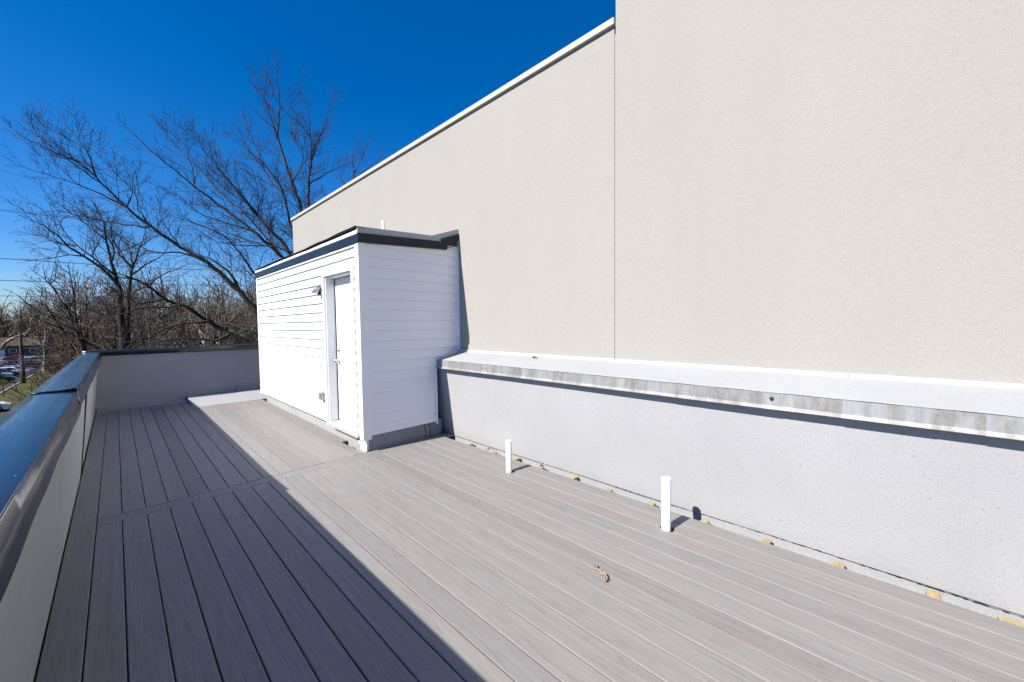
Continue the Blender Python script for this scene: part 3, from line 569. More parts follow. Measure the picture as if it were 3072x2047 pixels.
# limb layouts in metres
LIMBS = {'big': [([(5.67,18.0,-1.36),(5.21,18.07,0.11),(4.72,18.11,0.97),(4.05,18.38,2.11),(3.38,18.62,3.11),(2.6,18.96,3.98),(1.85,19.26,4.55),(1.14,19.52,5.15),(0.46,19.76,5.84),(-0.26,20.05,6.83),(-0.79,20.11,7.31),(-1.26,20.1,7.41),(-1.7,20.06,7.6)],0.17,0.008),([(1.04,19.55,5.21),(0.16,19.91,5.25),(-0.66,20.22,5.42),(-1.19,20.23,5.5),(-1.75,20.24,5.28)],0.032,0.005),([(-0.25,19.68,6.73),(-0.36,19.63,7.29),(-0.58,19.7,7.84),(-0.85,19.81,8.26)],0.028,0.005),([(0.45,19.47,5.79),(0.63,19.36,6.3),(0.24,19.84,7.02),(-0.1,20.25,7.55),(-0.44,20.67,8.08)],0.026,0.005),([(1.0,19.6,5.34),(0.8,20.12,5.93),(0.71,20.56,6.81),(0.5,21.11,7.64)],0.028,0.005),([(0.45,19.47,5.79),(-0.15,19.6,6.12),(-0.73,19.71,6.38),(-1.4,19.9,6.55),(-1.87,19.89,6.71)],0.03,0.005),([(0.03,19.5,6.33),(-0.7,19.82,7.01),(-1.33,20.01,7.47),(-1.63,19.87,8.13)],0.025,0.005),([(2.59,18.9,3.98),(1.84,19.25,4.35),(1.15,19.52,4.3),(0.42,19.87,4.71),(-0.19,20.09,5.35)],0.04,0.006),([(1.85,19.26,4.55),(1.56,19.83,5.21),(1.36,20.32,5.95),(1.5,20.45,6.55)],0.03,0.006),([(6.08,17.62,-0.94),(5.89,17.4,0.52),(5.37,17.61,3.56),(4.83,17.7,4.28),(3.96,18.14,5.29),(2.93,18.73,6.26),(2.32,18.88,6.77),(1.73,19.0,7.31),(1.17,19.1,7.81),(0.64,19.16,8.36)],0.15,0.008),([(5.48,18.05,3.04),(5.16,17.93,4.57),(4.46,18.15,5.52),(3.89,18.23,6.28),(3.3,18.34,7.07),(2.6,18.56,8.08),(2.32,18.32,8.43)],0.1,0.007),([(5.78,17.88,2.89),(5.47,18.03,4.77),(5.32,17.94,5.48),(5.1,17.95,6.54),(4.95,17.85,7.06),(4.47,18.1,7.93),(3.99,18.34,8.42),(3.67,18.42,9.11)],0.1,0.007),([(5.99,18.01,3.68),(5.92,18.05,5.59),(5.78,18.1,6.33),(5.5,18.32,7.53),(5.25,18.5,8.55),(5.09,18.56,9.26),(4.88,18.68,10.12),(4.68,18.8,10.96),(4.38,19.02,11.86)],0.12,0.007),([(5.14,18.81,9.44),(5.22,18.67,10.82),(5.16,18.65,11.82),(5.08,18.63,12.5)],0.04,0.006),([(6.56,18.23,2.94),(6.14,18.77,5.35),(6.22,18.74,6.79),(6.32,18.69,8.13),(6.5,18.54,9.23),(6.81,18.25,10.25),(7.05,18.01,11.03),(7.12,17.94,11.65)],0.12,0.007),([(6.26,18.57,7.77),(6.81,18.23,8.21),(7.44,17.8,8.66),(7.91,17.54,8.87)],0.035,0.006),([(6.35,18.52,8.56),(6.33,18.43,9.77),(6.26,18.36,10.49),(6.12,18.34,11.04)],0.035,0.006),([(4.35,17.93,5.53),(3.54,18.74,7.02),(3.06,19.17,7.85),(2.87,19.3,8.53),(2.99,19.12,9.26)],0.045,0.006),([(4.53,17.03,1.03),(3.92,17.22,3.17),(3.34,17.3,4.2),(2.87,17.25,4.78),(2.14,17.43,5.13),(1.53,17.49,5.28)],0.085,0.008),([(5.26,17.37,4.43),(4.47,17.76,4.71),(3.64,18.17,4.69),(2.85,18.54,4.78),(2.34,18.66,5.13)],0.045,0.007),([(3.91,17.93,5.25),(3.14,18.44,5.49),(2.4,18.93,5.86),(1.82,19.27,6.48),(1.34,19.48,6.69)],0.035,0.006),([(2.31,18.79,6.74),(2.26,18.99,7.58),(1.91,19.48,8.29),(1.56,19.98,8.95)],0.026,0.006),([(4.84,17.78,4.29),(4.31,18.33,5.31),(3.72,18.92,6.25),(3.13,19.51,6.9),(2.61,20.05,7.98),(2.17,20.47,8.55)],0.05,0.006),([(5.5,18.32,7.53),(5.97,18.34,8.71),(5.95,18.86,9.79),(6.03,19.27,10.74)],0.03,0.006),([(5.12,18.24,6.97),(4.74,18.97,7.81),(4.52,19.55,8.96),(4.25,20.2,10.45)],0.035,0.006),([(5.67,18.0,-1.36),(4.52,18.78,0.03),(3.79,19.08,0.83),(3.03,19.4,1.41),(2.42,19.56,1.91),(1.98,19.55,2.3),(1.44,19.63,2.55),(1.21,19.39,2.75),(1.01,19.12,2.92),(0.7,18.97,3.13),(0.35,18.85,3.29)],0.2,0.03),([(2.98,17.76,1.24),(2.56,17.75,1.03),(2.0,17.89,1.12),(1.54,17.93,1.16),(1.09,17.95,1.04),(0.61,18.0,0.85),(0.25,17.93,0.74)],0.06,0.012),([(2.43,18.06,1.75),(2.21,17.92,1.7),(1.75,18.04,1.68),(1.3,18.13,1.52),(0.77,18.29,1.18),(0.51,18.19,1.08),(-0.05,18.4,1.05)],0.055,0.01),([(1.29,18.56,2.56),(0.83,18.55,2.4),(0.32,18.6,2.25),(-0.17,18.62,2.17),(-0.41,18.4,2.07)],0.035,0.008),([(1.7,18.27,2.34),(1.39,18.24,2.26),(0.82,18.48,2.22),(0.51,18.44,2.17),(0.29,18.31,2.0),(-0.33,18.59,2.02)],0.035,0.008),([(1.16,18.56,2.7),(0.85,18.46,2.94),(0.42,18.46,2.73),(0.01,18.43,2.6)],0.03,0.008),([(0.69,18.63,3.08),(0.94,18.52,3.04),(1.07,18.54,3.24),(1.39,18.37,3.46),(1.75,18.17,3.66)],0.04,0.01),([(3.48,18.51,3.01),(3.32,18.53,3.4),(3.16,18.54,3.7),(2.92,18.62,3.9),(2.62,18.77,4.14),(2.24,18.99,4.33)],0.06,0.01),([(2.76,18.29,1.63),(3.0,17.77,1.65),(3.21,17.26,1.49),(3.51,16.66,1.41)],0.03,0.01)],'bigtrunk': [([(5.76,18.18,-6.11),(5.81,18.09,-3.73),(5.73,18.09,-2.1),(5.67,18.0,-1.36)],0.42,0.3),([(5.7,18.05,-2.38),(5.92,17.81,-1.66),(6.08,17.62,-0.94)],0.24,0.2),([(5.93,17.86,-1.81),(6.5,17.83,1.2),(6.78,18.03,3.26)],0.2,0.14)],'behind': [([(11.17,24.62,6.42),(11.02,24.99,9.88),(11.12,24.97,11.14),(11.04,25.12,12.18),(11.33,24.9,13.33)],0.12,0.008),([(11.1,24.97,10.8),(11.9,24.57,11.7),(12.63,24.24,12.49)],0.05,0.008),([(11.02,24.99,9.88),(10.43,25.28,10.72),(10.2,25.21,11.53)],0.05,0.008),([(11.1,24.99,11.15),(11.69,24.84,12.51),(12.08,24.85,13.32)],0.04,0.008)],'mid': [([(0.56,46.28,-0.86),(0.44,46.35,1.4),(0.37,46.43,4.76),(0.11,46.58,6.23),(-0.09,46.68,7.62),(-0.22,46.68,8.78),(-0.29,46.64,10.21),(-0.52,46.7,10.76)],0.34,0.03),([(0.23,46.3,5.26),(-0.59,46.38,6.44),(-1.55,46.57,7.3),(-2.28,46.52,7.91),(-2.79,46.24,8.62),(-3.55,46.23,9.31),(-3.93,45.8,9.49)],0.14,0.02),([(0.1,46.48,6.0),(-0.59,46.8,6.71),(-1.17,47.0,7.4),(-1.93,47.4,8.22),(-2.52,47.64,9.31),(-2.72,47.45,9.94)],0.1,0.02),([(-1.53,46.08,7.24),(-2.27,45.88,7.27),(-3.18,45.83,6.95),(-3.86,45.55,6.65)],0.06,0.015),([(-1.9,46.5,8.09),(-2.76,46.9,8.18),(-3.58,47.29,8.67),(-4.06,47.31,8.74)],0.05,0.015),([(0.04,46.32,7.08),(0.2,46.46,7.77),(-0.04,47.02,8.93),(-0.58,47.88,9.95),(-1.19,48.8,10.61)],0.08,0.02),([(-0.22,46.27,8.71),(-0.77,46.39,9.37),(-1.44,46.63,10.01),(-1.86,46.6,10.35)],0.06,0.015)],'mid2': [([(0.68,53.21,-2.09),(0.95,53.27,3.1),(1.28,53.17,6.74),(1.42,53.06,7.34),(1.77,52.78,8.46),(2.06,52.55,9.5),(2.34,52.33,10.45)],0.3,0.03),([(1.42,53.06,7.34),(0.9,53.16,8.07),(0.29,53.39,9.47),(0.02,53.23,10.17)],0.12,0.02),([(1.42,53.06,7.26),(1.31,53.74,8.8),(1.29,54.29,9.74),(0.96,55.16,10.62)],0.1,0.02),([(1.99,52.61,9.33),(2.69,51.95,10.01),(3.44,51.22,10.43)],0.07,0.02),([(1.3,53.14,6.65),(2.31,52.66,7.64),(3.28,52.19,8.38),(3.97,52.03,9.32)],0.1,0.02),([(1.23,53.19,6.31),(0.11,53.62,6.52),(-0.7,53.76,6.89)],0.08,0.02)],'fork': [([(-4.65,85.41,-6.09),(-4.53,85.06,-2.36),(-4.47,84.58,-1.42),(-4.52,84.24,-0.03),(-5.15,84.47,0.99),(-5.7,84.64,2.26),(-6.0,84.53,3.34),(-6.25,84.35,4.04),(-6.61,84.3,4.83),(-7.06,84.29,4.99)],0.5,0.04),([(-4.47,85.61,-0.25),(-3.97,85.55,1.32),(-3.76,85.75,2.07),(-2.93,85.35,3.37),(-2.43,85.27,4.5)],0.26,0.05),([(-3.73,85.0,2.06),(-4.36,85.26,3.45),(-4.81,85.31,4.64),(-5.6,85.75,6.46),(-6.22,85.98,7.71),(-6.58,85.94,8.67),(-6.63,85.57,9.44)],0.2,0.04),([(-4.38,84.42,4.98),(-4.97,85.1,6.27),(-5.71,85.89,7.01)],0.09,0.03),([(-4.49,84.46,3.89),(-4.26,84.67,5.09),(-3.99,84.8,5.93),(-3.96,85.2,7.05),(-4.34,85.99,7.83)],0.1,0.03),([(-6.14,84.95,7.73),(-5.66,84.53,8.53),(-5.57,84.48,9.42)],0.07,0.03),([(-5.45,83.85,1.27),(-6.22,83.2,1.38),(-7.13,82.71,1.48)],0.09,0.03),([(-5.79,84.26,2.44),(-5.3,84.53,3.16),(-5.19,85.17,3.9)],0.08,0.03)],'syc': [([(-9.65,114.66,-6.42),(-9.56,114.68,-4.69),(-9.47,114.68,-3.24),(-9.5,114.8,-2.04),(-9.27,114.66,-0.48),(-9.26,114.8,1.93),(-8.93,114.59,3.74),(-8.37,114.1,4.93),(-7.82,113.61,6.13),(-7.59,113.48,7.57)],0.3,0.05),([(-9.59,114.88,-2.16),(-10.26,115.29,-0.69),(-11.16,115.97,1.13),(-11.49,116.03,2.33),(-11.85,116.06,2.81)],0.14,0.04),([(-9.34,114.62,-2.28),(-8.69,114.46,-1.83),(-8.18,114.47,-1.12),(-8.02,114.82,-0.4)],0.12,0.04),([(-9.25,114.78,1.57),(-9.8,114.89,2.18),(-10.14,114.81,3.02),(-10.3,114.57,3.97)],0.1,0.04),([(-8.93,114.59,3.74),(-9.05,114.79,4.94),(-9.15,115.0,6.63),(-9.59,115.55,8.32)],0.12,0.04),([(-9.29,114.72,0.13),(-8.54,114.54,1.8),(-7.66,114.22,3.25),(-7.14,114.23,4.22)],0.1,0.04),([(-9.85,114.87,-6.42),(-9.72,114.8,-5.41),(-9.56,114.68,-4.69)],0.14,0.12)],'syc2': [([(-15.64,100.73,-7.28),(-15.36,100.41,-4.83),(-14.57,99.52,-2.98),(-12.42,97.25,-1.16),(-11.11,95.81,0.08),(-10.11,94.63,0.64),(-9.19,93.52,0.97),(-9.01,93.17,1.59),(-8.7,92.68,2.16),(-8.92,92.74,2.83),(-8.38,92.07,3.87),(-8.55,92.06,4.34),(-8.37,91.71,4.81),(-7.85,91.03,5.74),(-7.38,90.44,7.04)],0.4,0.03),([(-8.96,93.2,2.84),(-9.37,93.15,3.13),(-10.32,93.63,2.94),(-10.82,93.62,2.38)],0.07,0.03),([(-8.44,92.74,3.98),(-7.97,92.98,4.04),(-7.34,93.07,4.15)],0.06,0.03),([(-10.98,95.79,0.17),(-11.14,95.73,0.66),(-10.6,95.0,1.43),(-10.47,94.69,2.19)],0.06,0.03),([(-15.4,100.65,-4.85),(-14.91,101.37,-0.48),(-14.04,101.63,2.47),(-13.11,101.78,4.48)],0.25,0.04),([(-13.73,99.42,2.45),(-12.39,98.6,3.41),(-11.96,98.77,5.39),(-11.48,98.85,6.79)],0.1,0.03)]}
WIRES = {'w1': [(-7.81,57.02,12.16),(-5.87,59.35,12.55),(-3.02,60.76,12.88),(1.88,60.09,13.09),(12.98,53.11,12.85)],'w2': [(-8.46,60.27,8.19),(-3.63,60.37,8.24),(2.86,58.78,8.1),(11.78,54.73,8.05),(16.87,54.58,8.34)],'w3': [(-9.49,66.91,6.65),(-4.2,68.22,6.84),(1.84,68.76,7.03),(13.63,63.48,7.12)],'w4': [(-10.51,73.56,5.37),(-4.72,75.3,5.55),(1.96,76.15,5.72),(15.06,70.49,5.81)],'w5': [(-12.27,83.41,-1.97),(-8.79,80.84,-1.95),(-5.83,78.8,-1.88),(-1.54,75.42,-1.68)],'w6': [(-12.29,83.4,-2.53),(-8.81,80.83,-2.47),(-6.47,79.41,-2.48),(-1.56,75.41,-2.3)],'w7': [(-12.3,83.39,-2.91),(-8.83,80.82,-2.86),(-6.02,78.93,-2.83),(-1.58,75.4,-2.61)]}

# ================================================================== TREES (bare, late winter)
def smooth(pts, r0, r1, step, rr, jit):
    """Catmull-Rom resampling of a limb with a little crookedness"""
    P = np.array(pts, float); n = len(P)
    E = np.vstack([2*P[0]-P[1], P, 2*P[-1]-P[-2]])
    out = []
    for i in range(n-1):
        a, b, c, d = E[i], E[i+1], E[i+2], E[i+3]; L = np.linalg.norm(c-b); m = max(1, int(L/step))
        for t in np.arange(m)/m:
            out.append(.5*((2*b)+(-a+c)*t+(2*a-5*b+4*c-d)*t*t+(-a+3*b-3*c+d)*t**3))
    out.append(P[-1]); out = np.array(out)
    out[1:-1] += np.array([[rr.gauss(0, jit) for _ in range(3)] for _ in range(len(out)-2)]).reshape(-1, 3)
    t = np.linspace(0, 1, len(out)); return out, r0+(r1-r0)*t**.75
def unit(v):
    L = math.sqrt(v[0]*v[0]+v[1]*v[1]+v[2]*v[2]) or 1; return (v[0]/L, v[1]/L, v[2]/L)
def side_dir(d, ang, rr, upb, out=None):
    """a direction leaning `ang` away from d, biased upward"""
    x = (rr.gauss(0, 1), rr.gauss(0, 1), rr.gauss(0, 1)+upb)
    if out is not None: x = (x[0]+out[0], x[1]+out[1], x[2]+out[2])
    k = x[0]*d[0]+x[1]*d[1]+x[2]*d[2]; s = unit((x[0]-k*d[0], x[1]-k*d[1], x[2]-k*d[2]))
    c, q = math.cos(ang), math.sin(ang); return (d[0]*c+s[0]*q, d[1]*c+s[1]*q, d[2]*c+s[2]*q)
def grow(acc, p, d, L, r, lvl, P, rr):
    seg = P['seg'][lvl]; n = max(2, min(9, int(L/seg+.5))); st = L/n
    pts = [p]; rad = [r]; wig = P['wig'][lvl]; upb = P['up'][lvl]; rt_ = P['rmin']
    for i in range(n):
        d = unit((d[0]+rr.gauss(0, wig), d[1]+rr.gauss(0, wig), d[2]+rr.gauss(0, wig)+upb))
        p = (p[0]+d[0]*st, p[1]+d[1]*st, p[2]+d[2]*st); pts.append(p); rad.append(max(rt_, r+(rt_-r)*((i+1)/n)**.8))
        if lvl < P['levels']:
            f = (i+1)/n
            cnt = P['den'][lvl]*st; k = int(cnt)+(rr.random() < cnt-int(cnt))
            if f < .12: k = 0
            for _ in range(k):
                cl = L*P['ratio'][lvl]*(1.15-.75*f)*rr.uniform(.55, 1.3)
                if cl < P['minlen']: continue
                grow(acc, p, side_dir(d, rr.uniform(.45, .95), rr, P['upside']), cl, max(rt_, min(rad[-1]*.75, cl*P['slim'])), lvl+1, P, rr)
    acc.append((pts, rad))
def tubes_mesh(name, polys, mat, kbig=7, rbig=.03, ksmall=3):
    groups = {}
    for pts, rad in polys:
        k = kbig if rad[0] > rbig else ksmall
        groups.setdefault((len(pts), k), []).append((pts, rad))
    V = []; Fq = []; base = 0
    for (n, k), lst in groups.items():
        P = np.array([a for a, _ in lst], float); Rr = np.array([b for _, b in lst], float); N = len(lst)
        T = np.empty_like(P); T[:, 1:-1] = P[:, 2:]-P[:, :-2]; T[:, 0] = P[:, 1]-P[:, 0]; T[:, -1] = P[:, -1]-P[:, -2]
        T /= np.linalg.norm(T, axis=2, keepdims=True)+1e-9
        mt = P[:, -1]-P[:, 0]; ref = np.where(np.abs(mt[:, 2:3]) < .85*np.linalg.norm(mt, axis=1, keepdims=True), np.array([[0, 0, 1.]]), np.array([[1., 0, 0]]))[:, None, :]
        e1 = ref-T*(ref*T).sum(2, keepdims=True); e1 /= np.linalg.norm(e1, axis=2, keepdims=True)+1e-9; e2 = np.cross(T, e1)
        ang = np.arange(k)*2*np.pi/k
        ring = P[:, :, None, :]+Rr[:, :, None, None]*(e1[:, :, None, :]*np.cos(ang)[None, None, :, None]+e2[:, :, None, :]*np.sin(ang)[None, None, :, None])
        V.append(ring.reshape(-1, 3))
        i = np.arange(n-1)[:, None]; j = np.arange(k)[None, :]
        q = np.stack([i*k+j, i*k+(j+1) % k, (i+1)*k+(j+1) % k, (i+1)*k+j], -1).reshape(-1, 4)
        Fq.append((q[None]+(base+np.arange(N)*n*k)[:, None, None]).reshape(-1, 4)); base += N*n*k
    V = np.concatenate(V); Fq = np.concatenate(Fq)
    me = bpy.data.meshes.new(name); me.vertices.add(len(V)); me.vertices.foreach_set('co', V.astype(np.float32).ravel())
    me.loops.add(Fq.size); me.loops.foreach_set('vertex_index', Fq.astype(np.int32).ravel())
    me.polygons.add(len(Fq)); me.polygons.foreach_set('loop_start', np.arange(0, Fq.size, 4, dtype=np.int32)); me.polygons.foreach_set('loop_total', np.full(len(Fq), 4, dtype=np.int32))
    me.polygons.foreach_set('use_smooth', np.ones(len(Fq), dtype=bool)); me.update(); me.validate()
    me.materials.append(mat); return me
def link(name, me, parent=None):
    o = bpy.data.objects.new(name, me); COL.objects.link(o)
    if parent: o.parent = parent
    return o
def limb_tree(label, key, trunk_keys, P, seed, mats, step, jit, group=None, trunk_n=1):
    """tree whose main limbs are laid out by hand and whose branches grow from them"""
    rr = random.Random(seed); root = thing('bare_tree', label, 'tree', group)
    thick = []; limbs = []; acc = []
    for k in trunk_keys:
        for pts, a, b in LIMBS[k]:
            q, r_ = smooth(pts, a, b, step, rr, 0); thick.append((q.tolist(), r_.tolist()))
    for i, (pts, a, b) in enumerate(LIMBS[key]):
        q, r_ = smooth(pts, a, b, step, rr, jit)
        (thick if (i < trunk_n and not trunk_keys) else limbs).append((q.tolist(), r_.tolist()))
        Lt = float(np.linalg.norm(np.diff(q, axis=0), axis=1).sum()); n = len(q); s = 0
        for m in range(1, n):
            st = float(np.linalg.norm(q[m]-q[m-1])); f = m/(n-1)
            if i < P.get('skiptrunk', 0) and f < .35: continue
            d = unit(tuple(q[m]-q[m-1]))
            cnt = P['limbden']*st*(.55+.9*f); c = int(cnt)+(rr.random() < cnt-int(cnt))
            for _ in range(c):
                Lc = P['limblen']*rr.uniform(.35, 1.25)*(1.2-.8*f)
                grow(acc, tuple(q[m]), side_dir(d, rr.uniform(.4, 1.0), rr, P['upside']), Lc, max(P['rmin'], min(r_[m]*.6, Lc*P['slim'])), 0, P, rr)
        d = unit(tuple(q[-1]-q[-2])); grow(acc, tuple(q[-1]), d, P['limblen']*.3, r_[-1], 0, P, rr)
    t = link('trunk', tubes_mesh('trunk', thick, mats[0], 12, .02), root)
    link('limbs', tubes_mesh('limbs', limbs, mats[1] if len(mats) > 2 else mats[0], 8, .02), root) if limbs else None
    link('crown', tubes_mesh('crown', acc, mats[-1], 5, .03), root)
    return root
PB = dict(levels=2, seg=[.20, .13, .12], wig=[.13, .17, .2], up=[.035, .02, .02], den=[5.6, 6.0], ratio=[.46, .62], minlen=.13, rmin=.0046, slim=.011, upside=.35, limbden=4.6, limblen=1.8)
limb_tree('large bare tree whose limbs spread left from behind the shed', 'big', ['bigtrunk'], PB, 11, [M['bark_moss'], M['bark'], M['twig']], .22, .016)
PB2 = dict(PB, limbden=2.6, limblen=1.4, rmin=.007, slim=.012)
limb_tree('bare treetop showing above the low end of the coping', 'behind', [], PB2, 12, [M['bark'], M['bark'], M['twig']], .3, .02)
PM = dict(levels=2, seg=[.4, .28, .22], wig=[.13, .16, .2], up=[.03, .02, .02], den=[2.8, 3.8], ratio=[.46, .52], minlen=.2, rmin=.011, slim=.012, upside=.3, limbden=2.4, limblen=3.4)
limb_tree('slender bare tree with dark forking trunk crossed by the power lines', 'mid', [], PM, 13, [M['bark_dark'], M['bark'], M['twig']], .5, .04)
limb_tree('bare tree with a wineglass fork just right of the slender tree', 'mid2', [], PM, 14, [M['bark_dark'], M['bark'], M['twig']], .5, .04)
PF = dict(levels=2, seg=[.6, .45, .35], wig=[.17, .2, .22], up=[.03, .02, .02], den=[1.8, 2.4], ratio=[.48, .52], minlen=.35, rmin=.022, slim=.013, upside=.3, limbden=1.6, limblen=4.2)
limb_tree('dark crooked bare tree with thick V fork above the parapet corner', 'fork', [], PF, 15, [M['bark_dark'], M['bark_dark'], M['twig_far']], .8, .08)
PS = dict(PF, wig=[.22, .24, .24], limbden=1.0, limblen=3.8, rmin=.024)
limb_tree('white-barked sycamore standing on the grass beside the parked cars', 'syc', [], PS, 16, [M['sycamore'], M['sycamore'], M['twig_pale']], .7, .06)
limb_tree('pale sycamore limb reaching in from the left edge over the cars', 'syc2', [], dict(PS, skiptrunk=1), 17, [M['sycamore'], M['sycamore'], M['twig_pale']], .7, .07)

# generic woodland trees: six forms, copied
PG = dict(levels=3, seg=[1.1, .7, .5, .4], wig=[.10, .14, .18, .22], up=[.05, .045, .03, .02], den=[1.05, 1.55, 2.1], ratio=[.50, .52, .58], minlen=.5, rmin=.026, slim=.013, upside=.35)
forms = []
for s in range(6):
    rr = random.Random(100+s); acc = []; H = 15.0
    trunk = []; p = (0, 0, -.2); d = (rr.gauss(0, .05), rr.gauss(0, .05), 1); pts = [p]; rad = [.30]; h = 0
    fork = rr.uniform(.28, .45)
    for i in range(9):
        d = unit((d[0]+rr.gauss(0, .07), d[1]+rr.gauss(0, .07), d[2]+.1)); p = tuple(p[c]+d[c]*H*.075 for c in range(3)); pts.append(p); rad.append(.30*(1-.085*(i+1)))
        if i/9 > fork-.12:
            for _ in range(rr.choice((2, 2, 3))):
                L = H*rr.uniform(.22, .46)*(1.1-.35*i/9)
                grow(acc, p, side_dir(d, rr.uniform(.4, 1.05), rr, .2), L, min(rad[-1]*.6, L*.02), 0, PG, rr)
    grow(acc, p, d, H*.34, rad[-1]*.9, 0, PG, rr)
    pale = s in (1, 4)
    big = [a for a in acc if a[1][0] > .045]; small = [a for a in acc if a[1][0] <= .045]
    bm_ = M['sycamore'] if pale else (M['bark_dark'] if s % 2 else M['bark'])
    forms.append((tubes_mesh('trunk', [(pts, rad)]+big, bm_, 7, .045), tubes_mesh('crown', small, M['twig_pale'] if pale else M['twig_far'], 4, .05)))
def woodland(n, az, dist, hgt, label, group, seed, names=None, test=None):
    rr = random.Random(seed); k = 0; tries = 0
    while k < n and tries < n*40:
        tries += 1
        a = R(az[0]+(az[1]-az[0])*((k+rr.uniform(.1, .9))/n)); r_ = rr.uniform(*dist); x, y = math.sin(a)*r_, math.cos(a)*r_
        if test and not test(x, y): continue
        fi = rr.randrange(6); f = forms[fi]; h = rr.uniform(*hgt)/16.5
        root = thing('bare_tree', label.replace('bare', 'pale-barked bare', 1) if fi in (1, 4) else label, 'tree', group); root.location = (x, y, G); root.rotation_euler = (0, 0, rr.uniform(0, 6.28)); root.scale = (h*rr.uniform(1.0, 1.3), h*rr.uniform(1.0, 1.3), h)
        link('trunk', f[0], root); link('crown', f[1], root); k += 1
clear_lot = lambda x, y: not (x < -9.6 and y < 172)
woodland(14, (0.0, 20), (46, 60), (11, 14), 'bare brown tree in the near row of the wood behind the far parapet', 'near row of bare trees in the wood', 21)
woodland(26, (-3.5, 20), (62, 86), (14.5, 18), 'bare brown tree in the middle of the wood behind the far parapet', 'middle row of bare trees in the wood', 22, test=clear_lot)
woodland(34, (-4.3, 20), (88, 130), (18, 22), 'bare grey tree at the back of the wood beyond the grass', 'back row of bare trees in the wood', 23, test=clear_lot)
woodland(26, (-14, -2.0), (198, 260), (18, 24), 'bare grey tree behind the far house and white fence', 'bare trees behind the house', 24, test=clear_lot)
# row of sycamores on the verge farther along
def wood_pts(seed, n, az, dist, test, h, spread, per, thick=1.0):
    rr = random.Random(seed); acc = []
    k = 0
    while k < n:
        a = R(rr.uniform(*az)); r_ = rr.uniform(*dist); x, y = math.sin(a)*r_, math.cos(a)*r_
        if not test(x, y): continue
        k += 1; hh = rr.uniform(*h)
        for _ in range(per):
            d = unit((rr.gauss(0, spread), rr.gauss(0, spread), 1)); p = (x+rr.gauss(0, .5), y+rr.gauss(0, .5), G-.1); L = hh*rr.uniform(.5, 1.1)
            pts = [p]; rad = [.02]
            for i in range(4):
                d = unit((d[0]+rr.gauss(0, .2), d[1]+rr.gauss(0, .2), d[2]+rr.gauss(0, .1))); p = tuple(p[c]+d[c]*L/4 for c in range(3)); pts.append(p); rad.append(.02-.003*i)
                for _ in range(2):
                    e = side_dir(d, rr.uniform(.4, 1), rr, .1); l2 = L*.25*rr.uniform(.5, 1.2)
                    acc.append(([p, tuple(p[c]+e[c]*l2*.5 for c in range(3)), tuple(p[c]+e[c]*l2+rr.gauss(0, .08) for c in range(3))], [.014, .013, .011]))
            acc.append((pts, rad))
    return [(a, [x*thick for x in b]) for a, b in acc]
br = link('undergrowth', tubes_mesh('undergrowth', wood_pts(31, 420, (-4.4, 21), (46, 135), clear_lot, (2.5, 6.5), .45, 10, 1.7), M['twig_far'], 3))
fb = link('far_wood', tubes_mesh('far_wood', wood_pts(32, 420, (-16, 26), (150, 330), lambda x, y: not (x < -9 and y < 205), (11, 19), .38, 9, 5.0), M['twig_far'], 3))
tag(fb, 'distant band of bare woodland closing the horizon', 'woodland', None, 'stuff')
tag(br, 'tangled brown undergrowth filling the floor of the bare wood', 'undergrowth', None, 'stuff')

# ================================================================== STREET THINGS
WL = {'w1': 'uppermost power line, crossing the open sky at left', 'w2': 'second power line from the top, thick and dark against pale sky', 'w3': 'third power line from the top, above the treetops at left', 'w4': 'fourth power line, skimming the treetops at left', 'w5': 'upper of three thin cables in front of the parked cars', 'w6': 'middle of three thin cables in front of the parked cars', 'w7': 'lowest of three thin cables in front of the parked cars'}
for k, pts in WIRES.items():
    q, _ = smooth(pts, .02, .02, 1.5, random.Random(1), 0)
    e0 = q[0]+(q[0]-q[1])*14; e1 = q[-1]+(q[-1]-q[-2])*10
    q = np.vstack([e0[None], q, e1[None]])
    r_ = {'w1': .022, 'w2': .030, 'w3': .030, 'w4': .024}.get(k, .016)
    tag(MB().tube([tuple(p) for p in q], r_, 6).build('power_line', M['wire']), WL[k], 'cable', 'overhead power lines')
up_ = thing('utility_pole', 'dark wooden utility pole on the grass verge by the cars', 'pole'); up_.location = (-9.9, 92.6, 0)
MB().tube([(0, 0, G-.2), (.01, 0, -4), (.0, 0, -1), (0, 0, 1.0)], [.24, .22, .19, .165], 14).build('pole_shaft', M['wood_pole'], up_)
MB().box(-.30, .02, -.27, -.245, -3.72, -3.18).build('notice_plate', M['white'], up_)
MB().box(-1.1, 1.1, -.24, -.14, .45, .57).build('cross_arm', M['wood_pole'], up_)
for x in (-.95, -.45, .45, .95): MB().lathe([(.05, 0), (.06, .05), (.035, .10), (.05, .14), (0, .16)], (x, -.19, .57), (0, 0, 1), 10).build('insulator', M['grey_plastic'], up_)
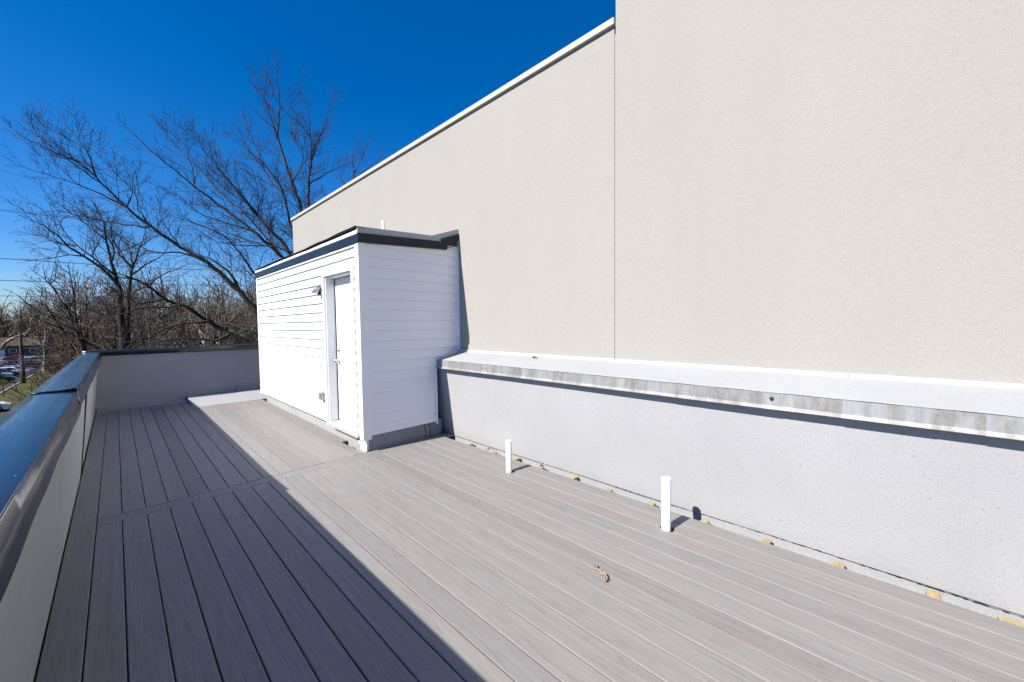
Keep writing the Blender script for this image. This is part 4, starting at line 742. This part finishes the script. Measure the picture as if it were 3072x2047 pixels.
# yellow diamond sign
sg = thing('road_sign', 'yellow diamond warning sign reading NO OUTLET on a dark post', 'sign'); sg.location = (-9.6, 75.4, 0); sg.rotation_euler = (0, 0, R(-4))
MB().box(-.035, .035, -.02, .02, G-.1, -4.35).build('sign_post', M['black'], sg)
c_, h_ = -4.80, .52
def rdiam(h, r=.06):
    out = []
    for (cx, cz) in ((h, 0), (0, h), (-h, 0), (0, -h)):
        a0 = math.atan2(cz, cx)
        for t in (-.6, -.2, .2, .6): out.append((cx*(1-r/h*1.0)+r*.7*math.cos(a0+t), c_+cz*(1-r/h*1.0)+r*.7*math.sin(a0+t)))
    return out
MB().prism(rdiam(h_), 'y', -.030, -.022).build('sign_plate', M['sign_yellow'], sg)
o1 = rdiam(h_-.03); o2 = rdiam(h_-.045); n_ = len(o1)
MB().add([(p[0], -.0315, p[1]) for p in o1]+[(p[0], -.0315, p[1]) for p in o2], [(i, (i+1) % n_, (i+1) % n_+n_, i+n_) for i in range(n_)]).build('sign_border', M['black'], sg)
def text(body, size, loc, rot, mat, parent):
    cu = bpy.data.curves.new('lettering', 'FONT'); cu.body = body; cu.size = size; cu.align_x = 'CENTER'; cu.align_y = 'CENTER'; cu.extrude = .001; cu.offset = .006
    tmp = bpy.data.objects.new('tmp', cu); COL.objects.link(tmp); dg = bpy.context.evaluated_depsgraph_get(); me = bpy.data.meshes.new_from_object(tmp.evaluated_get(dg)); bpy.data.objects.remove(tmp)
    me.materials.clear(); me.materials.append(mat); o = link('lettering', me, parent); o.location = loc; o.rotation_euler = rot; return o
text('NO', .22, (0, -.033, c_+.12), (R(90), 0, 0), M['black'], sg); text('OUTLET', .22, (0, -.033, c_-.10), (R(90), 0, 0), M['black'], sg)

paint = {}
def car_paint(name, col, metal=.3):
    if name not in paint:
        m, n, p = new_mat('car_paint_'+name); setc(n, p, col, .28, metal, .5); p.inputs['Coat Weight'].default_value = .6; p.inputs['Coat Roughness'].default_value = .06; paint[name] = m
    return paint[name]
def car(x, y, kind, colname, col, label, rotz=0.0, metal=.2):
    t = thing('parked_car', label, 'car', 'cars in the parking lot'); t.location = (x, y, G+.006); t.rotation_euler = (0, 0, rotz)
    pm = car_paint(colname, col, metal)
    hw = .89; zr = {'sedan': 1.45, 'wagon': 1.50, 'suv': 1.74}[kind]; zb = {'sedan': .93, 'wagon': .94, 'suv': 1.08}[kind]
    rear = {'sedan': (-4.05, -3.35), 'wagon': (-4.50, -4.15), 'suv': (-4.48, -4.15)}[kind]; fx = (-1.20, -2.0) if kind != 'suv' else (-1.10, -1.75)
    prof = [(-4.45, .30), (-4.60, .50), (-4.58, zb-.10), (-4.45, zb-.01), (-3.6, zb+.01), (-1.25, zb), (-.45, zb-.12), (-.10, zb-.24), (0, zb-.40), (-.02, .42), (-.12, .26)]
    body = MB()
    secs = [(-hw+.10, .93), (-hw, 1.0), (hw, 1.0), (hw-.10, .93)]
    n = len(prof); vs = []
    for (yy, s) in ((-hw+.07, .0), (-hw, .0), (hw, .0), (hw-.07, .0)):
        inset = .06 if abs(yy) < hw-.01 else 0
        for (px, pz) in prof:
            cx, cz = -2.3, .62
            vs.append((px+(cx-px)*0 if not inset else px, yy, pz) if not inset else (px, yy, pz))
    # shoulders: outer sections pulled in slightly
    vs2 = []
    for idx, (yy, f) in enumerate(((-hw, .0), (-hw+.09, 1.), (hw-.09, 1.), (hw, .0))):
        for (px, pz) in prof: vs2.append((px*(.985 if f == 0 else 1)-(.03 if f == 0 else 0), yy, pz-(.05 if f == 0 and pz > .7 else 0)))
    fs = [(s*n+i, s*n+(i+1) % n, (s+1)*n+(i+1) % n, (s+1)*n+i) for s in range(3) for i in range(n)]
    fs += [tuple(reversed(range(n))), tuple(3*n+i for i in range(n))]
    body.add(vs2, fs).build('body', pm, t, bevel=.03)
    w0, w1 = hw-.05, hw-.24
    A = [(rear[0], -w0, zb-.01), (fx[0], -w0, zb-.01), (fx[0], w0, zb-.01), (rear[0], w0, zb-.01), (rear[1], -w1, zr-.04), (fx[1], -w1, zr-.04), (fx[1], w1, zr-.04), (rear[1], w1, zr-.04)]
    MB().add(A, [(3,2,1,0),(4,5,6,7),(0,1,5,4),(1,2,6,5),(2,3,7,6),(3,0,4,7)]).build('windows', M['glass'], t, bevel=.02)
    MB().add([(rear[1]-.03, -w1-.02, zr-.045), (fx[1]+.03, -w1-.02, zr-.045), (fx[1]+.03, w1+.02, zr-.045), (rear[1]-.03, w1+.02, zr-.045), (rear[1]+.12, -w1+.12, zr), (fx[1]-.12, -w1+.12, zr), (fx[1]-.12, w1-.12, zr), (rear[1]+.12, w1-.12, zr)], [(3,2,1,0),(4,5,6,7),(0,1,5,4),(1,2,6,5),(2,3,7,6),(3,0,4,7)]).build('car_roof', pm, t, bevel=.03)
    mid = (rear[1]+fx[1])/2
    for s in (-1, 1):
        for (bx, tx) in ((fx[0]+.03, fx[1]+.03), ((rear[0]+fx[0])/2+.05, mid+.05), (rear[0]-.03, rear[1]-.03)):
            MB().tube([(bx, s*(w0+.012), zb-.02), ((bx+tx)/2, s*((w0+w1)/2+.018), (zb+zr)/2), (tx, s*(w1+.012), zr-.03)], .038, 6).build('pillar', pm, t)
        for wx_ in (-.92, -3.62):
            rw = .33 if kind != 'suv' else .37
            MB().lathe([(rw+.06, -.02), (rw+.06, .005), (0, .005)], (wx_, s*(hw-.008), rw), (0, s, 0), 22).build('wheel_arch', M['black'], t)
            wh = MB().lathe([(rw*.62, -.16), (rw-.02, -.16), (rw, -.12), (rw, -.02), (rw-.03, .018), (rw*.62, .022)], (wx_, s*(hw-.0), rw), (0, s, 0), 22).build('wheel', M['tyre'], t)
            rm = MB()
            for a in range(5):
                an = a*2*math.pi/5; ca, sa = math.cos(an), math.sin(an)
                rm.tube([(wx_, s*(hw+.012), rw), (wx_+ca*rw*.6, s*(hw+.016), rw+sa*rw*.6)], [.05, .035], 5)
            rm.lathe([(rw*.66, .008), (rw*.64, .026), (rw*.56, .02)], (wx_, s*hw, rw), (0, s, 0), 22)
            rm.build('rim', M['rim'], t).parent = wh
        MB().box(-.36, -.04, s*.60-.17, s*.60+.17, zb-.36, zb-.25).build('headlight', M['headlight'], t, bevel=.03)
        MB().box(-4.60, -4.42, s*.66-.15, s*.66+.15, zb-.32, zb-.15).build('taillight', M['taillight'], t, bevel=.02)
        MB().box(-1.48, -1.30, s*(hw+.06)-.07, s*(hw+.06)+.07, zb-.01, zb+.12).build('mirror', pm, t, bevel=.03)
    MB().box(-.05, .02, -.45, .45, .42, .54).build('grille', M['black'], t)
    return t
car(-10.9, 95.2, 'suv', 'black', (.012, .013, .017), 'black car nearest the yellow diamond sign, nose to the grass')
car(-12.2, 104.6, 'wagon', 'silver', (.58, .59, .61), 'silver station wagon cut by the left edge behind the black car', metal=.5)
car(-11.6, 107.4, 'sedan', 'teal', (.02, .045, .045), 'dark green car whose windscreen shows left of the utility pole')
car(-10.9, 110.3, 'sedan', 'white', (.78, .79, .80), 'white sedan just right of the utility pole', metal=0)
car(-10.75, 114.4, 'sedan', 'paleblue', (.42, .48, .55), 'pale blue sedan in the row between the white sedan and the sycamore', metal=.4)
car(-10.9, 121.5, 'sedan', 'red', (.22, .012, .018), 'red car nosing past the pale blue sedan')
car(-10.8, 125.0, 'suv', 'navy', (.015, .022, .06), 'navy car parked just left of the white-barked sycamore')
car(-12.6, 129.3, 'sedan', 'grey', (.30, .31, .33), 'grey sedan with bright roof line behind the utility pole', metal=.5)
car(-11.5, 134.0, 'wagon', 'maroon', (.12, .012, .028), 'maroon hatchback right of the utility pole in the far part of the row')
car(-10.9, 139.5, 'suv', 'white2', (.75, .77, .80), 'white van-like car far down the row behind the sycamore', metal=0)
car(-10.7, 147.0, 'wagon', 'blue', (.06, .10, .20), 'blue car at the far end of the row right of the sycamore')
car(-15.6, 160.4, 'sedan', 'brightred', (.30, .010, .010), 'bright red car parked alongside the white picket fence')
car(-17.9, 138.2, 'sedan', 'darkred', (.10, .010, .014), 'dark red car alone on the asphalt at the left edge')
car(-7.55, 63.0, 'sedan', 'white', (.78, .79, .80), 'white car at the lower left, mostly hidden by the parapet cap', R(8), 0)

# house and fence beyond the lot
hs = thing('house', 'grey house with brown roof behind the white picket fence', 'house'); hs.location = (-22, 188, G)
MB().box(-7, 6.5, 0, 9, 0, 3.0).build('wall', M['house'], hs)
rf = MB().prism([(-.6, 2.95), (-.6, 3.1), (4.5, 5.6), (9.6, 3.1), (9.6, 2.95)], 'x', -7.5, 7.0).build('roof', M['house_roof'], hs)
MB().box(3.6, 4.3, 3.2, 3.9, 4.0, 6.6).build('chimney', M['house_roof'], rf)
for x in (-4.6, .3, 4.2):
    wn = MB().box(x-.75, x+.75, -.06, .02, .9, 2.2).build('window', M['white'], hs); MB().box(x-.6, x+.6, -.08, -.055, 1.02, 2.08).build('pane', M['house_glass'], wn)
MB().box(-2.2, -1.2, -.06, .02, 0, 2.1).build('door', M['white'], hs)
fn = thing('picket_fence', 'white picket fence along the far side of the parking lot', 'fence'); fn.location = (0, 165.2, G)
pk = MB()
for i in range(int((30-15.3)/.14)):
    x = -30+i*.14; pk.prism([(x, .06), (x+.09, .06), (x+.09, .84), (x+.045, .92), (x, .84)], 'y', -.02, .0)
o = pk.build('pickets', M['white'], fn); o['kind'] = 'stuff'
for z in (.22, .68): MB().box(-30, -15.3, .002, .05, z, z+.08).build('rail', M['white'], fn)
for i in range(9): MB().box(-30+i*1.83-.06, -30+i*1.83+.06, -.03, .09, -.1, 1.05).build('fence_post', M['white'], fn)
